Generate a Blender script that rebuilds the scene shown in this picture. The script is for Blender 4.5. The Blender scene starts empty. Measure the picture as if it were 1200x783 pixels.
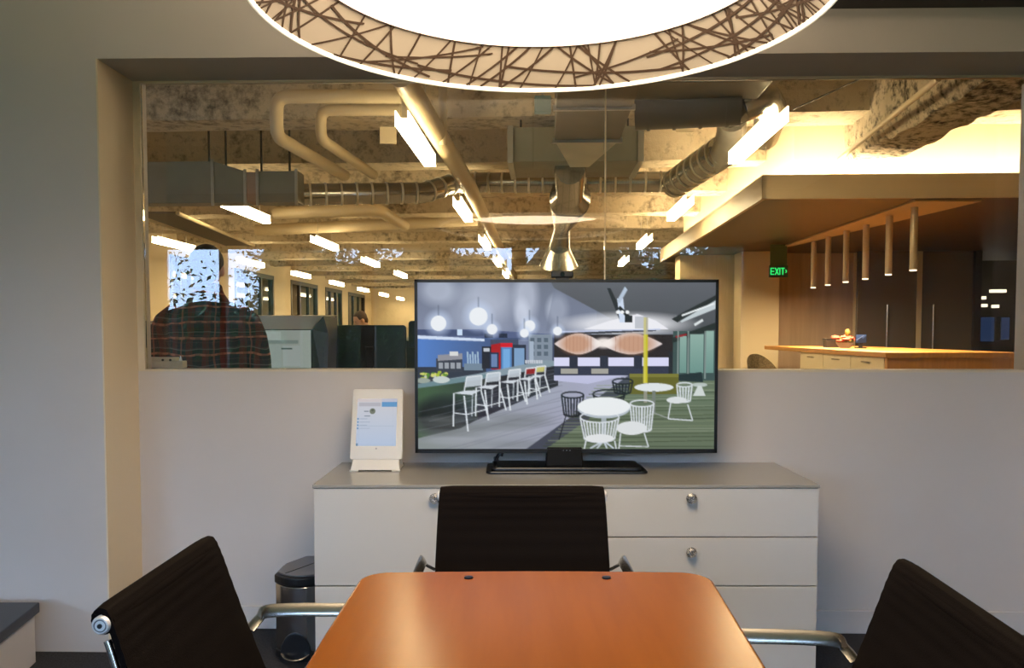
import bpy, bmesh, math, random
import numpy as np
from mathutils import Vector, Matrix

random.seed(7)
PI = math.pi
scene = bpy.context.scene
COL = scene.collection

# ------------------------------------------------------------------ camera
F_PX, TH = 950.0, math.radians(2.6)
CX, HY = 598.0, 391.0            # vanishing point of the depth lines in the 1200x783 frame
EYE = Vector((0.0, 0.0, 1.23))
cam = bpy.data.cameras.new('camera')
camo = bpy.data.objects.new('camera', cam)
COL.objects.link(camo)
camo.location = EYE
camo.rotation_euler = (PI / 2 - TH, 0, 0)
cam.sensor_fit = 'HORIZONTAL'
cam.sensor_width = 36
cam.lens = 36 * F_PX / 1200
cam.shift_y = (F_PX * math.tan(TH) - (391.5 - HY)) / 1200
cam.shift_x = (600 - CX) / 1200
cam.clip_start = 0.02
scene.camera = camo


def at(px, py, Y):
    """a point of the photograph (1200x783) at depth Y"""
    u = (px - CX) / F_PX
    v = (HY - py) / F_PX + math.tan(TH)
    dy = math.cos(TH) + v * math.sin(TH)
    dz = -math.sin(TH) + v * math.cos(TH)
    t = Y / dy
    return Vector((u * t, Y, EYE.z + dz * t))


# ------------------------------------------------------------------ colour and materials
def s2l(c):
    return tuple(((x / 255) / 12.92 if x / 255 <= 0.04045 else ((x / 255 + 0.055) / 1.055) ** 2.4) for x in c)


MATS = {}


def mat(name, col, rough=0.5, metal=0.0, spec=0.5, emit=None, estr=0.0, noise=None, bump=None, trans=None, sheen=0.0, coat=0.0, aniso=None):
    """principled material; noise=(scale, amount, stretch) varies the colour, bump=(scale, strength, distance)"""
    if name in MATS:
        return MATS[name]
    m = bpy.data.materials.new(name)
    m.use_nodes = True
    nt = m.node_tree
    b = nt.nodes['Principled BSDF']
    b.inputs['Base Color'].default_value = (*col, 1)
    b.inputs['Roughness'].default_value = rough
    b.inputs['Metallic'].default_value = metal
    b.inputs['Specular IOR Level'].default_value = spec
    if coat:
        b.inputs['Coat Weight'].default_value = coat
        b.inputs['Coat Roughness'].default_value = 0.08
    if emit is not None:
        b.inputs['Emission Color'].default_value = (*emit, 1)
        b.inputs['Emission Strength'].default_value = estr
    if noise or bump:
        tc = nt.nodes.new('ShaderNodeTexCoord')
        mp = nt.nodes.new('ShaderNodeMapping')
        nt.links.new(tc.outputs['Object'], mp.inputs['Vector'])
    if noise:
        sc, am, st = noise
        mp.inputs['Scale'].default_value = st
        n = nt.nodes.new('ShaderNodeTexNoise')
        n.inputs['Scale'].default_value = sc
        n.inputs['Detail'].default_value = 5
        nt.links.new(mp.outputs[0], n.inputs['Vector'])
        r = nt.nodes.new('ShaderNodeValToRGB')
        r.color_ramp.elements[0].position = 0.3
        r.color_ramp.elements[1].position = 0.7
        r.color_ramp.elements[0].color = (*[max(0, c * (1 - am)) for c in col], 1)
        r.color_ramp.elements[1].color = (*[min(1, c * (1 + am)) for c in col], 1)
        nt.links.new(n.outputs['Fac'], r.inputs['Fac'])
        nt.links.new(r.outputs['Color'], b.inputs['Base Color'])
    if bump:
        n2 = nt.nodes.new('ShaderNodeTexNoise')
        n2.inputs['Scale'].default_value = bump[0]
        n2.inputs['Detail'].default_value = 6
        nt.links.new(tc.outputs['Object'], n2.inputs['Vector'])
        bp = nt.nodes.new('ShaderNodeBump')
        bp.inputs['Strength'].default_value = bump[1]
        bp.inputs['Distance'].default_value = bump[2]
        nt.links.new(n2.outputs['Fac'], bp.inputs['Height'])
        nt.links.new(bp.outputs['Normal'], b.inputs['Normal'])
    MATS[name] = m
    return m


def emission_mat(name, col, strength):
    m = bpy.data.materials.new(name)
    m.use_nodes = True
    nt = m.node_tree
    nt.nodes.remove(nt.nodes['Principled BSDF'])
    e = nt.nodes.new('ShaderNodeEmission')
    e.inputs['Color'].default_value = (*col, 1)
    e.inputs['Strength'].default_value = strength
    nt.links.new(e.outputs[0], nt.nodes['Material Output'].inputs['Surface'])
    MATS[name] = m
    return m


def glass_mat(name, ior, tint=(1, 1, 1)):
    m = bpy.data.materials.new(name)
    m.use_nodes = True
    nt = m.node_tree
    nt.nodes.remove(nt.nodes['Principled BSDF'])
    t = nt.nodes.new('ShaderNodeBsdfTransparent')
    t.inputs['Color'].default_value = (*tint, 1)
    g = nt.nodes.new('ShaderNodeBsdfGlossy')
    g.inputs['Roughness'].default_value = 0.0
    fr = nt.nodes.new('ShaderNodeFresnel')
    fr.inputs['IOR'].default_value = ior
    mx = nt.nodes.new('ShaderNodeMixShader')
    nt.links.new(fr.outputs[0], mx.inputs['Fac'])
    nt.links.new(t.outputs[0], mx.inputs[1])
    nt.links.new(g.outputs[0], mx.inputs[2])
    nt.links.new(mx.outputs[0], nt.nodes['Material Output'].inputs['Surface'])
    MATS[name] = m
    return m


def speckle_mat(name, col, dark, scale=14.0, lo=0.42, hi=0.62, bump=0.6):
    """sprayed fireproofing / rough concrete: blotches over a base colour with a rough bump"""
    m = bpy.data.materials.new(name)
    m.use_nodes = True
    nt = m.node_tree
    b = nt.nodes['Principled BSDF']
    b.inputs['Roughness'].default_value = 0.95
    b.inputs['Specular IOR Level'].default_value = 0.1
    tc = nt.nodes.new('ShaderNodeTexCoord')
    n = nt.nodes.new('ShaderNodeTexNoise')
    n.inputs['Scale'].default_value = scale
    n.inputs['Detail'].default_value = 8
    n.inputs['Roughness'].default_value = 0.7
    nt.links.new(tc.outputs['Object'], n.inputs['Vector'])
    big = nt.nodes.new('ShaderNodeTexNoise')
    big.inputs['Scale'].default_value = 1.3
    big.inputs['Detail'].default_value = 3
    nt.links.new(tc.outputs['Object'], big.inputs['Vector'])
    md = nt.nodes.new('ShaderNodeMath')
    md.operation = 'MULTIPLY_ADD'
    md.inputs[1].default_value = 0.45
    nt.links.new(big.outputs['Fac'], md.inputs[0])
    sb = nt.nodes.new('ShaderNodeMath')
    sb.operation = 'SUBTRACT'
    sb.inputs[1].default_value = 0.22
    nt.links.new(n.outputs['Fac'], sb.inputs[0])
    nt.links.new(sb.outputs[0], md.inputs[2])
    r = nt.nodes.new('ShaderNodeValToRGB')
    r.color_ramp.elements[0].position = lo
    r.color_ramp.elements[1].position = hi
    r.color_ramp.elements[0].color = (*dark, 1)
    r.color_ramp.elements[1].color = (*col, 1)
    nt.links.new(md.outputs[0], r.inputs['Fac'])
    nt.links.new(r.outputs['Color'], b.inputs['Base Color'])
    bp = nt.nodes.new('ShaderNodeBump')
    bp.inputs['Strength'].default_value = bump
    bp.inputs['Distance'].default_value = 0.04
    nt.links.new(n.outputs['Fac'], bp.inputs['Height'])
    nt.links.new(bp.outputs['Normal'], b.inputs['Normal'])
    MATS[name] = m
    return m


# ------------------------------------------------------------------ mesh builder
class MB:
    def __init__(self):
        self.v, self.f = [], []

    def add(self, vs, fs):
        n = len(self.v)
        self.v += [Vector(p) for p in vs]
        self.f += [[i + n for i in q] for q in fs]
        return self

    def box(self, x0, x1, y0, y1, z0, z1, M=None):
        vs = [Vector((x, y, z)) for z in (z0, z1) for y in (y0, y1) for x in (x0, x1)]
        if M is not None:
            vs = [M @ p for p in vs]
        return self.add(vs, [(0, 2, 3, 1), (4, 5, 7, 6), (0, 1, 5, 4), (2, 6, 7, 3), (0, 4, 6, 2), (1, 3, 7, 5)])

    def hexa(self, p):
        """eight corners: bottom ring of four then top ring of four, both counter-clockwise"""
        return self.add(p, [(3, 2, 1, 0), (4, 5, 6, 7), (0, 1, 5, 4), (1, 2, 6, 5), (2, 3, 7, 6), (3, 0, 4, 7)])

    def loft(self, rings, cap=True, close=False):
        n = len(rings[0])
        vs = [p for r in rings for p in r]
        fs = []
        m = len(rings)
        for i in range(m if close else m - 1):
            a, b = i * n, ((i + 1) % m) * n
            for j in range(n):
                k = (j + 1) % n
                fs.append((a + j, a + k, b + k, b + j))
        if cap and not close:
            fs.append(tuple(range(n - 1, -1, -1)))
            fs.append(tuple((m - 1) * n + j for j in range(n)))
        return self.add(vs, fs)

    def tube(self, pts, r, seg=12, cap=True, flat=1.0, up=None):
        pts = [Vector(p) for p in pts]
        rs = r if isinstance(r, (list, tuple)) else [r] * len(pts)
        rings = []
        prev = None
        for i, p in enumerate(pts):
            if i == 0:
                t = pts[1] - p
            elif i == len(pts) - 1:
                t = p - pts[i - 1]
            else:
                t = (pts[i + 1] - p).normalized() + (p - pts[i - 1]).normalized()
            t.normalize()
            if prev is None:
                a = Vector(up) if up is not None else (Vector((0, 0, 1)) if abs(t.z) < 0.9 else Vector((1, 0, 0)))
            else:
                a = prev
            nrm = (a - t * a.dot(t)).normalized()
            prev = nrm
            bn = t.cross(nrm)
            rings.append([p + (nrm * math.cos(2 * PI * j / seg) * flat + bn * math.sin(2 * PI * j / seg)) * rs[i] for j in range(seg)])
        return self.loft(rings, cap)

    def cyl(self, c, r, h, axis='z', seg=24):
        d = {'x': Vector((h, 0, 0)), 'y': Vector((0, h, 0)), 'z': Vector((0, 0, h))}[axis]
        c = Vector(c)
        return self.tube([c, c + d], r, seg)

    def revolve(self, prof, c=(0, 0, 0), seg=48, cap=False):
        """prof: list of (radius, z)"""
        c = Vector(c)
        rings = [[c + Vector((r * math.cos(2 * PI * j / seg), r * math.sin(2 * PI * j / seg), z)) for j in range(seg)] for r, z in prof]
        return self.loft(rings, cap)

    def ell(self, c, r, seg=16, rings=10, M=None):
        c = Vector(c)
        rs = []
        for i in range(1, rings):
            a = PI * i / rings
            rs.append([Vector((r[0] * math.sin(a) * math.cos(2 * PI * j / seg), r[1] * math.sin(a) * math.sin(2 * PI * j / seg), -r[2] * math.cos(a))) for j in range(seg)])
        if M is not None:
            rs = [[M @ p for p in q] for q in rs]
        return self.loft([[c + p for p in q] for q in rs], True)

    def prism(self, poly, z0, z1):
        n = len(poly)
        vs = [(x, y, z0) for x, y in poly] + [(x, y, z1) for x, y in poly]
        fs = [tuple(range(n - 1, -1, -1)), tuple(range(n, 2 * n))] + [(i, (i + 1) % n, n + (i + 1) % n, n + i) for i in range(n)]
        return self.add(vs, fs)

    def build(self, name, m, parent=None, bevel=0.0, smooth=False, segs=2, loc=None):
        me = bpy.data.meshes.new(name)
        vs = self.v if loc is None else [p - Vector(loc) for p in self.v]
        me.from_pydata([tuple(p) for p in vs], [], self.f)
        bm = bmesh.new()
        bm.from_mesh(me)
        bmesh.ops.recalc_face_normals(bm, faces=bm.faces)
        bm.to_mesh(me)
        bm.free()
        me.materials.append(m)
        o = bpy.data.objects.new(name, me)
        COL.objects.link(o)
        if loc is not None:
            o.location = loc
        if smooth:
            for p in me.polygons:
                p.use_smooth = True
            me.set_sharp_from_angle(angle=math.radians(40))
        if bevel:
            b = o.modifiers.new('bevel', 'BEVEL')
            b.width = bevel
            b.segments = segs
            b.limit_method = 'ANGLE'
        if parent is not None:
            o.parent = parent
        return o


def thing(name, label, cat, loc=(0, 0, 0), rz=0.0, group=None):
    o = bpy.data.objects.new(name, None)
    o.empty_display_size = 0.1
    COL.objects.link(o)
    o.location = loc
    o.rotation_euler = (0, 0, rz)
    o['label'] = label
    o['category'] = cat
    if group:
        o['group'] = group
    return o


def tag(o, label, cat, group=None, kind=None):
    o['label'] = label
    o['category'] = cat
    if group:
        o['group'] = group
    if kind:
        o['kind'] = kind
    return o


def struct(o, label, cat):
    return tag(o, label, cat, kind='structure')


def copy_thing(o, label, loc=None, rz=None):
    c = o.copy()
    COL.objects.link(c)
    c['label'] = label
    if loc is not None:
        c.location = loc
    if rz is not None:
        c.rotation_euler = (0, 0, rz)
    for ch in list(o.children):
        d = ch.copy()
        COL.objects.link(d)
        d.parent = c
        for g in list(ch.children):
            e = g.copy()
            COL.objects.link(e)
            e.parent = d
    return c


def round_rect(x0, x1, y0, y1, r, n=6):
    out = []
    for cx, cy, a0 in ((x1 - r, y1 - r, 0), (x0 + r, y1 - r, PI / 2), (x0 + r, y0 + r, PI), (x1 - r, y0 + r, 3 * PI / 2)):
        for i in range(n + 1):
            a = a0 + PI / 2 * i / n
            out.append((cx + r * math.cos(a), cy + r * math.sin(a)))
    return out


# ------------------------------------------------------------------ shared materials
M_wall = mat('wall_paint', (0.635, 0.575, 0.525), 0.6, noise=(3, 0.02, (1, 1, 1)))
M_jamb = mat('jamb_office_glow', (0.80, 0.66, 0.46), 0.55)  # warm office light on the jamb is put into this colour
M_frame = mat('window_frame_paint', (0.70, 0.60, 0.44), 0.5)
M_wallr = mat('dark_unseen_wall', (0.20, 0.14, 0.09), 0.6, noise=(3, 0.15, (1, 1, 12)))  # unseen walls, coloured dark and warm to weaken their reflection in the glass
M_ceil = mat('room_ceiling_paint', (0.7, 0.68, 0.64), 0.8)
M_carpet = mat('dark_carpet', (0.022, 0.022, 0.026), 0.95, noise=(120, 0.5, (1, 1, 1)), bump=(200, 0.3, 0.01))
M_black = mat('black_plastic', (0.008, 0.008, 0.009), 0.35)
M_darktrim = mat('dark_trim', (0.02, 0.014, 0.012), 0.5)
M_chrome = mat('polished_aluminium', (0.60, 0.56, 0.50), 0.24, 1.0)
M_steel = mat('brushed_steel', (0.60, 0.59, 0.60), 0.17, 1.0, noise=(3, 0.1, (60, 60, 0.5)))
M_white = mat('white_plastic', (0.72, 0.69, 0.63), 0.35)
M_lacquer = mat('white_lacquer', (0.62, 0.59, 0.54), 0.35)
M_glass = glass_mat('window_glass', 1.50)
M_clear = glass_mat('clear_glass', 1.5, (0.92, 0.96, 0.94))

# ================================================================== MEETING ROOM SHELL
YAW = math.radians(-1.3)
WO = Vector((-1.545, 3.35, 0))       # the window wall hangs on this point, turned by YAW
RW = Matrix.Translation(WO) @ Matrix.Rotation(YAW, 4, 'Z')
ZSILL = at(168, 435, 3.36).z
ZTOP = at(160, 96, 3.36).z
CEIL = 2.82
XR = 4.45                             # right end of the wall in its own frame
REV = 0.27                            # depth of the recess


def wbox(name, x0, x1, y0, y1, z0, z1, m, parent=None, bevel=0.0):
    o = MB().box(x0, x1, y0, y1, z0, z1).build(name, m, None, bevel)
    if parent is not None:
        o.parent = parent
    else:
        o.matrix_world = RW
    return o


struct(MB().box(-5.0, 3.4, -2.6, 3.62, -0.1, 0).build('floor', M_carpet), 'dark charcoal carpet floor of the meeting room', 'floor')
struct(MB().box(-5.0, 3.4, -2.6, 3.62, CEIL, CEIL + 0.1).build('ceiling', M_ceil), 'white ceiling of the meeting room', 'ceiling')
wl = wbox('wall_left', -3.6, 0.0, -REV, 0.13, 0, CEIL, M_wall)
struct(wl, 'plain pale wall left of the recessed window', 'wall')
wf = wbox('wall_front', 0.0, 3.655, 0.0, 0.13, 0, ZSILL, M_wall)
struct(wf, 'low pale wall under the wide interior window', 'wall')
wh = wbox('wall_front_header', 0.0, XR, -REV, 0.028, ZTOP, CEIL, M_wall)
struct(wh, 'deep pale header above the wide interior window', 'wall')
jl = wbox('jamb_glow_lining', 0.0, 0.006, -REV + 0.001, 0.0, 0, ZTOP, M_jamb)  # added thin lining that carries the painted office glow
struct(jl, 'added lining tinted with the office glow on the left return of the window recess', 'trim')
wr = wbox('wall_right', 3.655, XR, -REV, 0.13, 0, ZTOP, M_wall)
struct(wr, 'pale pier at the right end of the interior window', 'wall')
struct(MB().box(2.95, 3.05, -2.6, 3.2, 0, CEIL).build('wall_right', M_wallr), 'right side wall of the meeting room', 'wall')
struct(MB().box(-5.0, -4.9, -2.6, 3.62, 0, CEIL).build('wall_left', M_wall), 'far left side wall beyond the platform', 'wall')
bb = wbox('baseboard_front', 0.0, 3.655, -0.012, 0.0, 0, 0.095, M_wall, bevel=0.003)
struct(bb, 'low pale baseboard along the wall under the window', 'baseboard')
dk = wbox('trim_1', 2.62, XR, -REV - 0.1, -REV, at(1100, 8, 3.0).z, CEIL, M_darktrim)
struct(dk, 'dark brown trim band above the window header at right', 'trim')

# interior window: frame bars and two panes with a silicone joint
w1 = bpy.data.objects.new('window_1', None)
COL.objects.link(w1)
w1.matrix_world = RW
struct(w1, 'wide interior window looking into the warm lit office', 'window')
XE = 3.64
wbox('frame', 0.0, 0.035, 0.0, 0.03, ZSILL, ZTOP, M_frame, w1, 0.003)
wbox('frame', XE, 3.655, 0.0, 0.03, ZSILL, ZTOP, M_frame, w1, 0.003)
wbox('frame', 0.035, XE, 0.0, 0.024, ZTOP - 0.009, ZTOP, M_frame, w1)
wbox('sill', 0.035, XE, 0.0, 0.12, ZSILL - 0.002, ZSILL + 0.008, M_frame, w1)
XS = 1.93
o = wbox('pane', 0.036, XS - 0.003, 0.010, 0.018, ZSILL + 0.009, ZTOP - 0.0095, M_glass, w1)
o = wbox('pane', XS + 0.003, XE - 0.001, 0.010, 0.018, ZSILL + 0.009, ZTOP - 0.0095, M_glass, w1)
wbox('joint', XS - 0.003, XS + 0.003, 0.009, 0.019, ZSILL + 0.009, ZTOP - 0.0095, mat('joint_sealant', (0.75, 0.62, 0.42), 0.4), w1)

# rear wall with daylight windows (seen as reflections in the interior window)
RY = -2.5
wins = [(-4.60, -3.60)] + [(-4.39 + .86 * k, -3.69 + .86 * k) for k in range(1, 8)]
WZ0, WZ1 = 0.45, 2.2
rw = MB().box(-5.0, 3.05, RY - 0.1, RY, 0, WZ0).box(-5.0, 3.05, RY - 0.1, RY, WZ1, CEIL)
edges = [-5.0] + [e for w in wins for e in w] + [3.05]
for i in range(0, len(edges), 2):
    rw.box(edges[i], edges[i + 1], RY - 0.1, RY, WZ0, WZ1)
struct(rw.build('wall_rear', M_wallr), 'rear wall of the meeting room behind the camera', 'wall')

# ================================================================== PLATFORM AT LEFT
pl = thing('platform', 'low white platform with black top at the foot of the left wall', 'platform', (-2.3, 2.4, 0))
p0, p1 = Vector((-1.757, 2.985)), Vector((-1.57, 1.75))
pb = MB().prism([(-3.2, 1.75), (p1.x - 0.02, 1.75), (p0.x - 0.02, 2.985), (-3.2, 2.985)], 0, 0.19)
o = pb.build('body', M_wall, None, 0.003)
o.parent = pl
o.matrix_parent_inverse = Matrix.Translation((2.3, -2.4, 0))
pt = MB().prism([(-3.2, 1.74), (p1.x, 1.74), (p0.x, 2.985), (-3.2, 2.985)], 0.19, 0.228)
o = pt.build('top', mat('black_laminate', (0.018, 0.019, 0.024), 0.3), None, 0.004)
o.parent = pl
o.matrix_parent_inverse = Matrix.Translation((2.3, -2.4, 0))

# ================================================================== PENDANT LAMP
LX, LY, LZ = 0.062, 1.625, 1.882
M_lining = mat('lamp_lining', (0.42, 0.36, 0.29), 0.6)
M_shade = mat('lamp_shade_fabric', (0.50, 0.43, 0.40), 0.7)
M_strand = mat('lamp_strands', (0.060, 0.032, 0.017), 0.8)
M_diff = emission_mat('lamp_diffuser_glow', (1.0, 0.80, 0.56), 15.5)
M_rim = mat('lamp_rim_acrylic', (0.9, 0.85, 0.72), 0.3, emit=(1.0, 0.92, 0.70), estr=0.55)
lamp = thing('pendant_lamp', 'huge round drum pendant lamp with criss-cross strands above the table', 'pendant lamp', (LX, LY, LZ))
RB, RT, HT = 0.566, 0.480, 0.081
sh = MB().revolve([(RB + 0.010, 0.012), (RB + 0.036, 0.24), (RB + 0.032, 0.24), (RB + 0.006, 0.012), (RB + 0.010, 0.012)], seg=96)
sh.build('shade', M_shade, lamp, smooth=True)
MB().revolve([(RB - 0.001, 0.0), (RT, HT), (RT + 0.003, HT), (RB + 0.004, 0.0), (RB - 0.001, 0.0)], seg=96).build('lining', M_lining, lamp, smooth=True)
rimp = [(RB + 0.003 + 0.005 * math.cos(a), -0.002 + 0.0075 * math.sin(a)) for a in [2 * PI * k / 10 for k in range(11)]]
MB().revolve(rimp, seg=96).build('rim', M_rim, lamp, smooth=True)
MB().revolve([(0.001, HT + 0.004), (RT - 0.004, HT + 0.004), (RT - 0.004, HT + 0.014), (0.001, HT + 0.014)], seg=96).build('diffuser', M_diff, lamp)
MB().revolve([(RT - 0.005, HT - 0.003), (RT + 0.004, HT - 0.003), (RT + 0.004, HT + 0.02), (RT - 0.005, HT + 0.02), (RT - 0.005, HT - 0.003)], seg=96).build('diffuser_ring', mat('lamp_ring', (0.42, 0.33, 0.30), 0.5), lamp, smooth=True)
rnd = random.Random(11)


def strands(radius, off, z0, z1, count, w0, w1, spread, slope=0.0):
    mb = MB()
    for k in range(count):
        ph0 = rnd.uniform(0, 2 * PI)
        kind = rnd.random()
        if kind < 0.48:
            dph = rnd.uniform(-0.13, 0.13)
        elif kind < 0.84:
            dph = rnd.choice((-1, 1)) * rnd.uniform(0.10, 0.36)
        else:
            dph = rnd.choice((-1, 1)) * rnd.uniform(0.5, 0.9)
        dph *= spread
        ta, tb = 0.0, 1.0
        if abs(dph) > 0.5:
            ta, tb = sorted((rnd.uniform(0.0, 1), rnd.uniform(0.0, 1)))
            if tb - ta < 0.25:
                ta, tb = max(0, ta - 0.2), min(1, tb + 0.2)
        w = rnd.uniform(w0, w1)
        n = 14
        pts = []
        for i in range(n + 1):
            t = ta + (tb - ta) * i / n
            ph = ph0 + dph * i / n
            r = radius(t) + off
            pts.append((Vector((r * math.cos(ph), r * math.sin(ph), z0 + (z1 - z0) * t)), ph, t))
        vs, fs = [], []
        for i in range(n + 1):
            a = pts[max(0, i - 1)][0]
            b = pts[min(n, i + 1)][0]
            t = (b - a).normalized()
            nr = Vector((math.cos(pts[i][1]), math.sin(pts[i][1]), slope)).normalized()
            s = t.cross(nr).normalized() * w
            d = nr * (0.0012 if off > 0 else -0.0005)
            p = pts[i][0]
            vs += [p - s, p + s, p + s + d, p - s + d]
        for i in range(n):
            for j in range(4):
                k2 = (j + 1) % 4
                fs.append((4 * i + j, 4 * i + k2, 4 * i + 4 + k2, 4 * i + 4 + j))
        mb.add(vs, fs)
    return mb


MB().revolve([(RB + 0.006, 0.010), (RB + 0.017, 0.010), (RB + 0.017, 0.014), (RB + 0.006, 0.014), (RB + 0.006, 0.010)], seg=96).build('hem', M_shade, lamp, smooth=True)
strands(lambda t: RB + (RT - RB) * t, -0.0022, 0.0, HT, 125, 0.0020, 0.0032, 1.0, (RB - RT) / HT).build('strand_lattice', M_strand, lamp)
strands(lambda t: RB + 0.010 + 0.026 * t, 0.003, 0.006, 0.235, 130, 0.0022, 0.0035, 1.0).build('strand_lattice', M_strand, lamp)
MB().revolve([(0.001, 0.215), (RB + 0.025, 0.215), (RB + 0.025, 0.222), (0.001, 0.222)], seg=64).build('added_uplight', emission_mat('lamp_upper_glow', (1.0, 0.79, 0.55), 13.0), lamp)  # unseen glowing disc added so the ceiling brightens the room
MB().cyl((0, 0, 0.222), 0.006, CEIL - LZ - 0.222 - 0.03).build('cable', M_black, lamp)
MB().revolve([(0.001, CEIL - LZ - 0.03), (0.07, CEIL - LZ - 0.03), (0.08, CEIL - LZ), (0.001, CEIL - LZ)], seg=32).build('ceiling_cup', M_white, lamp, smooth=True)

# ================================================================== CONFERENCE TABLE
def wood_mat(name, c1, c2, rough, scale=(1.2, 14, 1), coat=0.0):
    m = bpy.data.materials.new(name)
    m.use_nodes = True
    nt = m.node_tree
    b = nt.nodes['Principled BSDF']
    b.inputs['Roughness'].default_value = rough
    b.inputs['Coat Weight'].default_value = coat
    b.inputs['Coat Roughness'].default_value = 0.2
    tc = nt.nodes.new('ShaderNodeTexCoord')
    mp = nt.nodes.new('ShaderNodeMapping')
    mp.inputs['Scale'].default_value = scale
    n = nt.nodes.new('ShaderNodeTexNoise')
    n.inputs['Scale'].default_value = 3
    n.inputs['Detail'].default_value = 8
    r = nt.nodes.new('ShaderNodeValToRGB')
    r.color_ramp.elements[0].position = 0.3
    r.color_ramp.elements[1].position = 0.7
    r.color_ramp.elements[0].color = (*c1, 1)
    r.color_ramp.elements[1].color = (*c2, 1)
    nt.links.new(tc.outputs['Object'], mp.inputs['Vector'])
    nt.links.new(mp.outputs[0], n.inputs['Vector'])
    nt.links.new(n.outputs['Fac'], r.inputs['Fac'])
    nt.links.new(r.outputs['Color'], b.inputs['Base Color'])
    MATS[name] = m
    return m


M_cherry = wood_mat('cherry_wood', (0.185, 0.050, 0.0030), (0.215, 0.060, 0.0038), 0.25, (9, 0.8, 1))
TZ = 0.74
M_cherry.node_tree.nodes['Principled BSDF'].inputs['Specular IOR Level'].default_value = 0.27
tb = thing('conference_table', 'orange cherry wood conference table with rounded corners in the foreground', 'table', (0.03, 0.95, 0))
TI = Matrix.Translation((-0.03, -0.95, 0))
c_bl, c_br = at(424, 675, 1.63), at(846, 678, 1.63)
YB = 1.655
xl0, xl1 = -0.302, -0.30      # left edge, back and near
xr0, xr1 = 0.415, 0.34
poly = []
r = 0.06
for i in range(8):
    a = PI / 2 * i / 7
    poly.append((xr0 - 0.012 - r + r * math.cos(a), YB - r - 0.005 + r * math.sin(a)))
for i in range(1, 12):
    t = i / 12
    poly.append((xr0 - r + (xl0 + r - xr0 + r) * t, YB - 0.005 + 0.008 * math.sin(PI * t)))
for i in range(8):
    a = PI / 2 + PI / 2 * i / 7
    poly.append((xl0 + r + r * math.cos(a), YB - r - 0.005 + r * math.sin(a)))
poly += [(-0.304, 1.3), (-0.303, 0.9), (xl1, 0.5), (xl1, 0.36), (xl1 + 0.05, 0.32), (xr1 - 0.05, 0.32), (xr1, 0.36), (xr1 + 0.003, 0.5), (0.362, 0.9), (0.385, 1.3)]
o = MB().prism(poly, TZ - 0.03, TZ).build('tabletop', M_cherry, None, 0.006, segs=3)
o.parent = tb
o.matrix_parent_inverse = TI
for gx, gy in ((549, 683), (711, 684)):
    p = at(gx, gy, 1.6)
    g = MB().revolve([(0.001, 0.003), (0.008, 0.003), (0.0095, 0.0)], (p.x - 0.03, 1.605 - 0.95, TZ), 20)
    g.build('grommet', mat('grommet_metal', (0.05, 0.05, 0.07), 0.3, 1.0), tb, smooth=True)
for yy in (0.55, 1.2):
    MB().cyl((0.01, yy - 0.95, 0.03), 0.035, TZ - 0.06).build('leg', M_chrome, tb, smooth=True)
MB().box(-0.02, 0.04, -0.6, 0.32, 0.0, 0.03).build('foot', M_chrome, tb, 0.005)

# ================================================================== MESH CHAIRS
def sling_mat():
    m = bpy.data.materials.new('chair_sling_fabric')
    m.use_nodes = True
    nt = m.node_tree
    b = nt.nodes['Principled BSDF']
    b.inputs['Base Color'].default_value = (0.0048, 0.0030, 0.0023, 1)
    b.inputs['Roughness'].default_value = 0.75
    b.inputs['Specular IOR Level'].default_value = 0.05
    tc = nt.nodes.new('ShaderNodeTexCoord')
    n = nt.nodes.new('ShaderNodeTexNoise')
    n.inputs['Scale'].default_value = 450
    bp = nt.nodes.new('ShaderNodeBump')
    bp.inputs['Strength'].default_value = 0.25
    bp.inputs['Distance'].default_value = 0.002
    nt.links.new(tc.outputs['Object'], n.inputs['Vector'])
    nt.links.new(n.outputs['Fac'], bp.inputs['Height'])
    nt.links.new(bp.outputs['Normal'], b.inputs['Normal'])
    return m


M_sling = sling_mat()


def cat_rom(P, n):
    out = []
    P = [Vector(p) for p in P]
    for i in range(len(P) - 1):
        a, b, c, d = P[max(0, i - 1)], P[i], P[i + 1], P[min(len(P) - 1, i + 2)]
        for k in range(n):
            t = k / n
            out.append(0.5 * ((2 * b) + (c - a) * t + (2 * a - 5 * b + 4 * c - d) * t * t + (3 * b - a - 3 * c + d) * t ** 3))
    out.append(P[-1])
    return out


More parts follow.
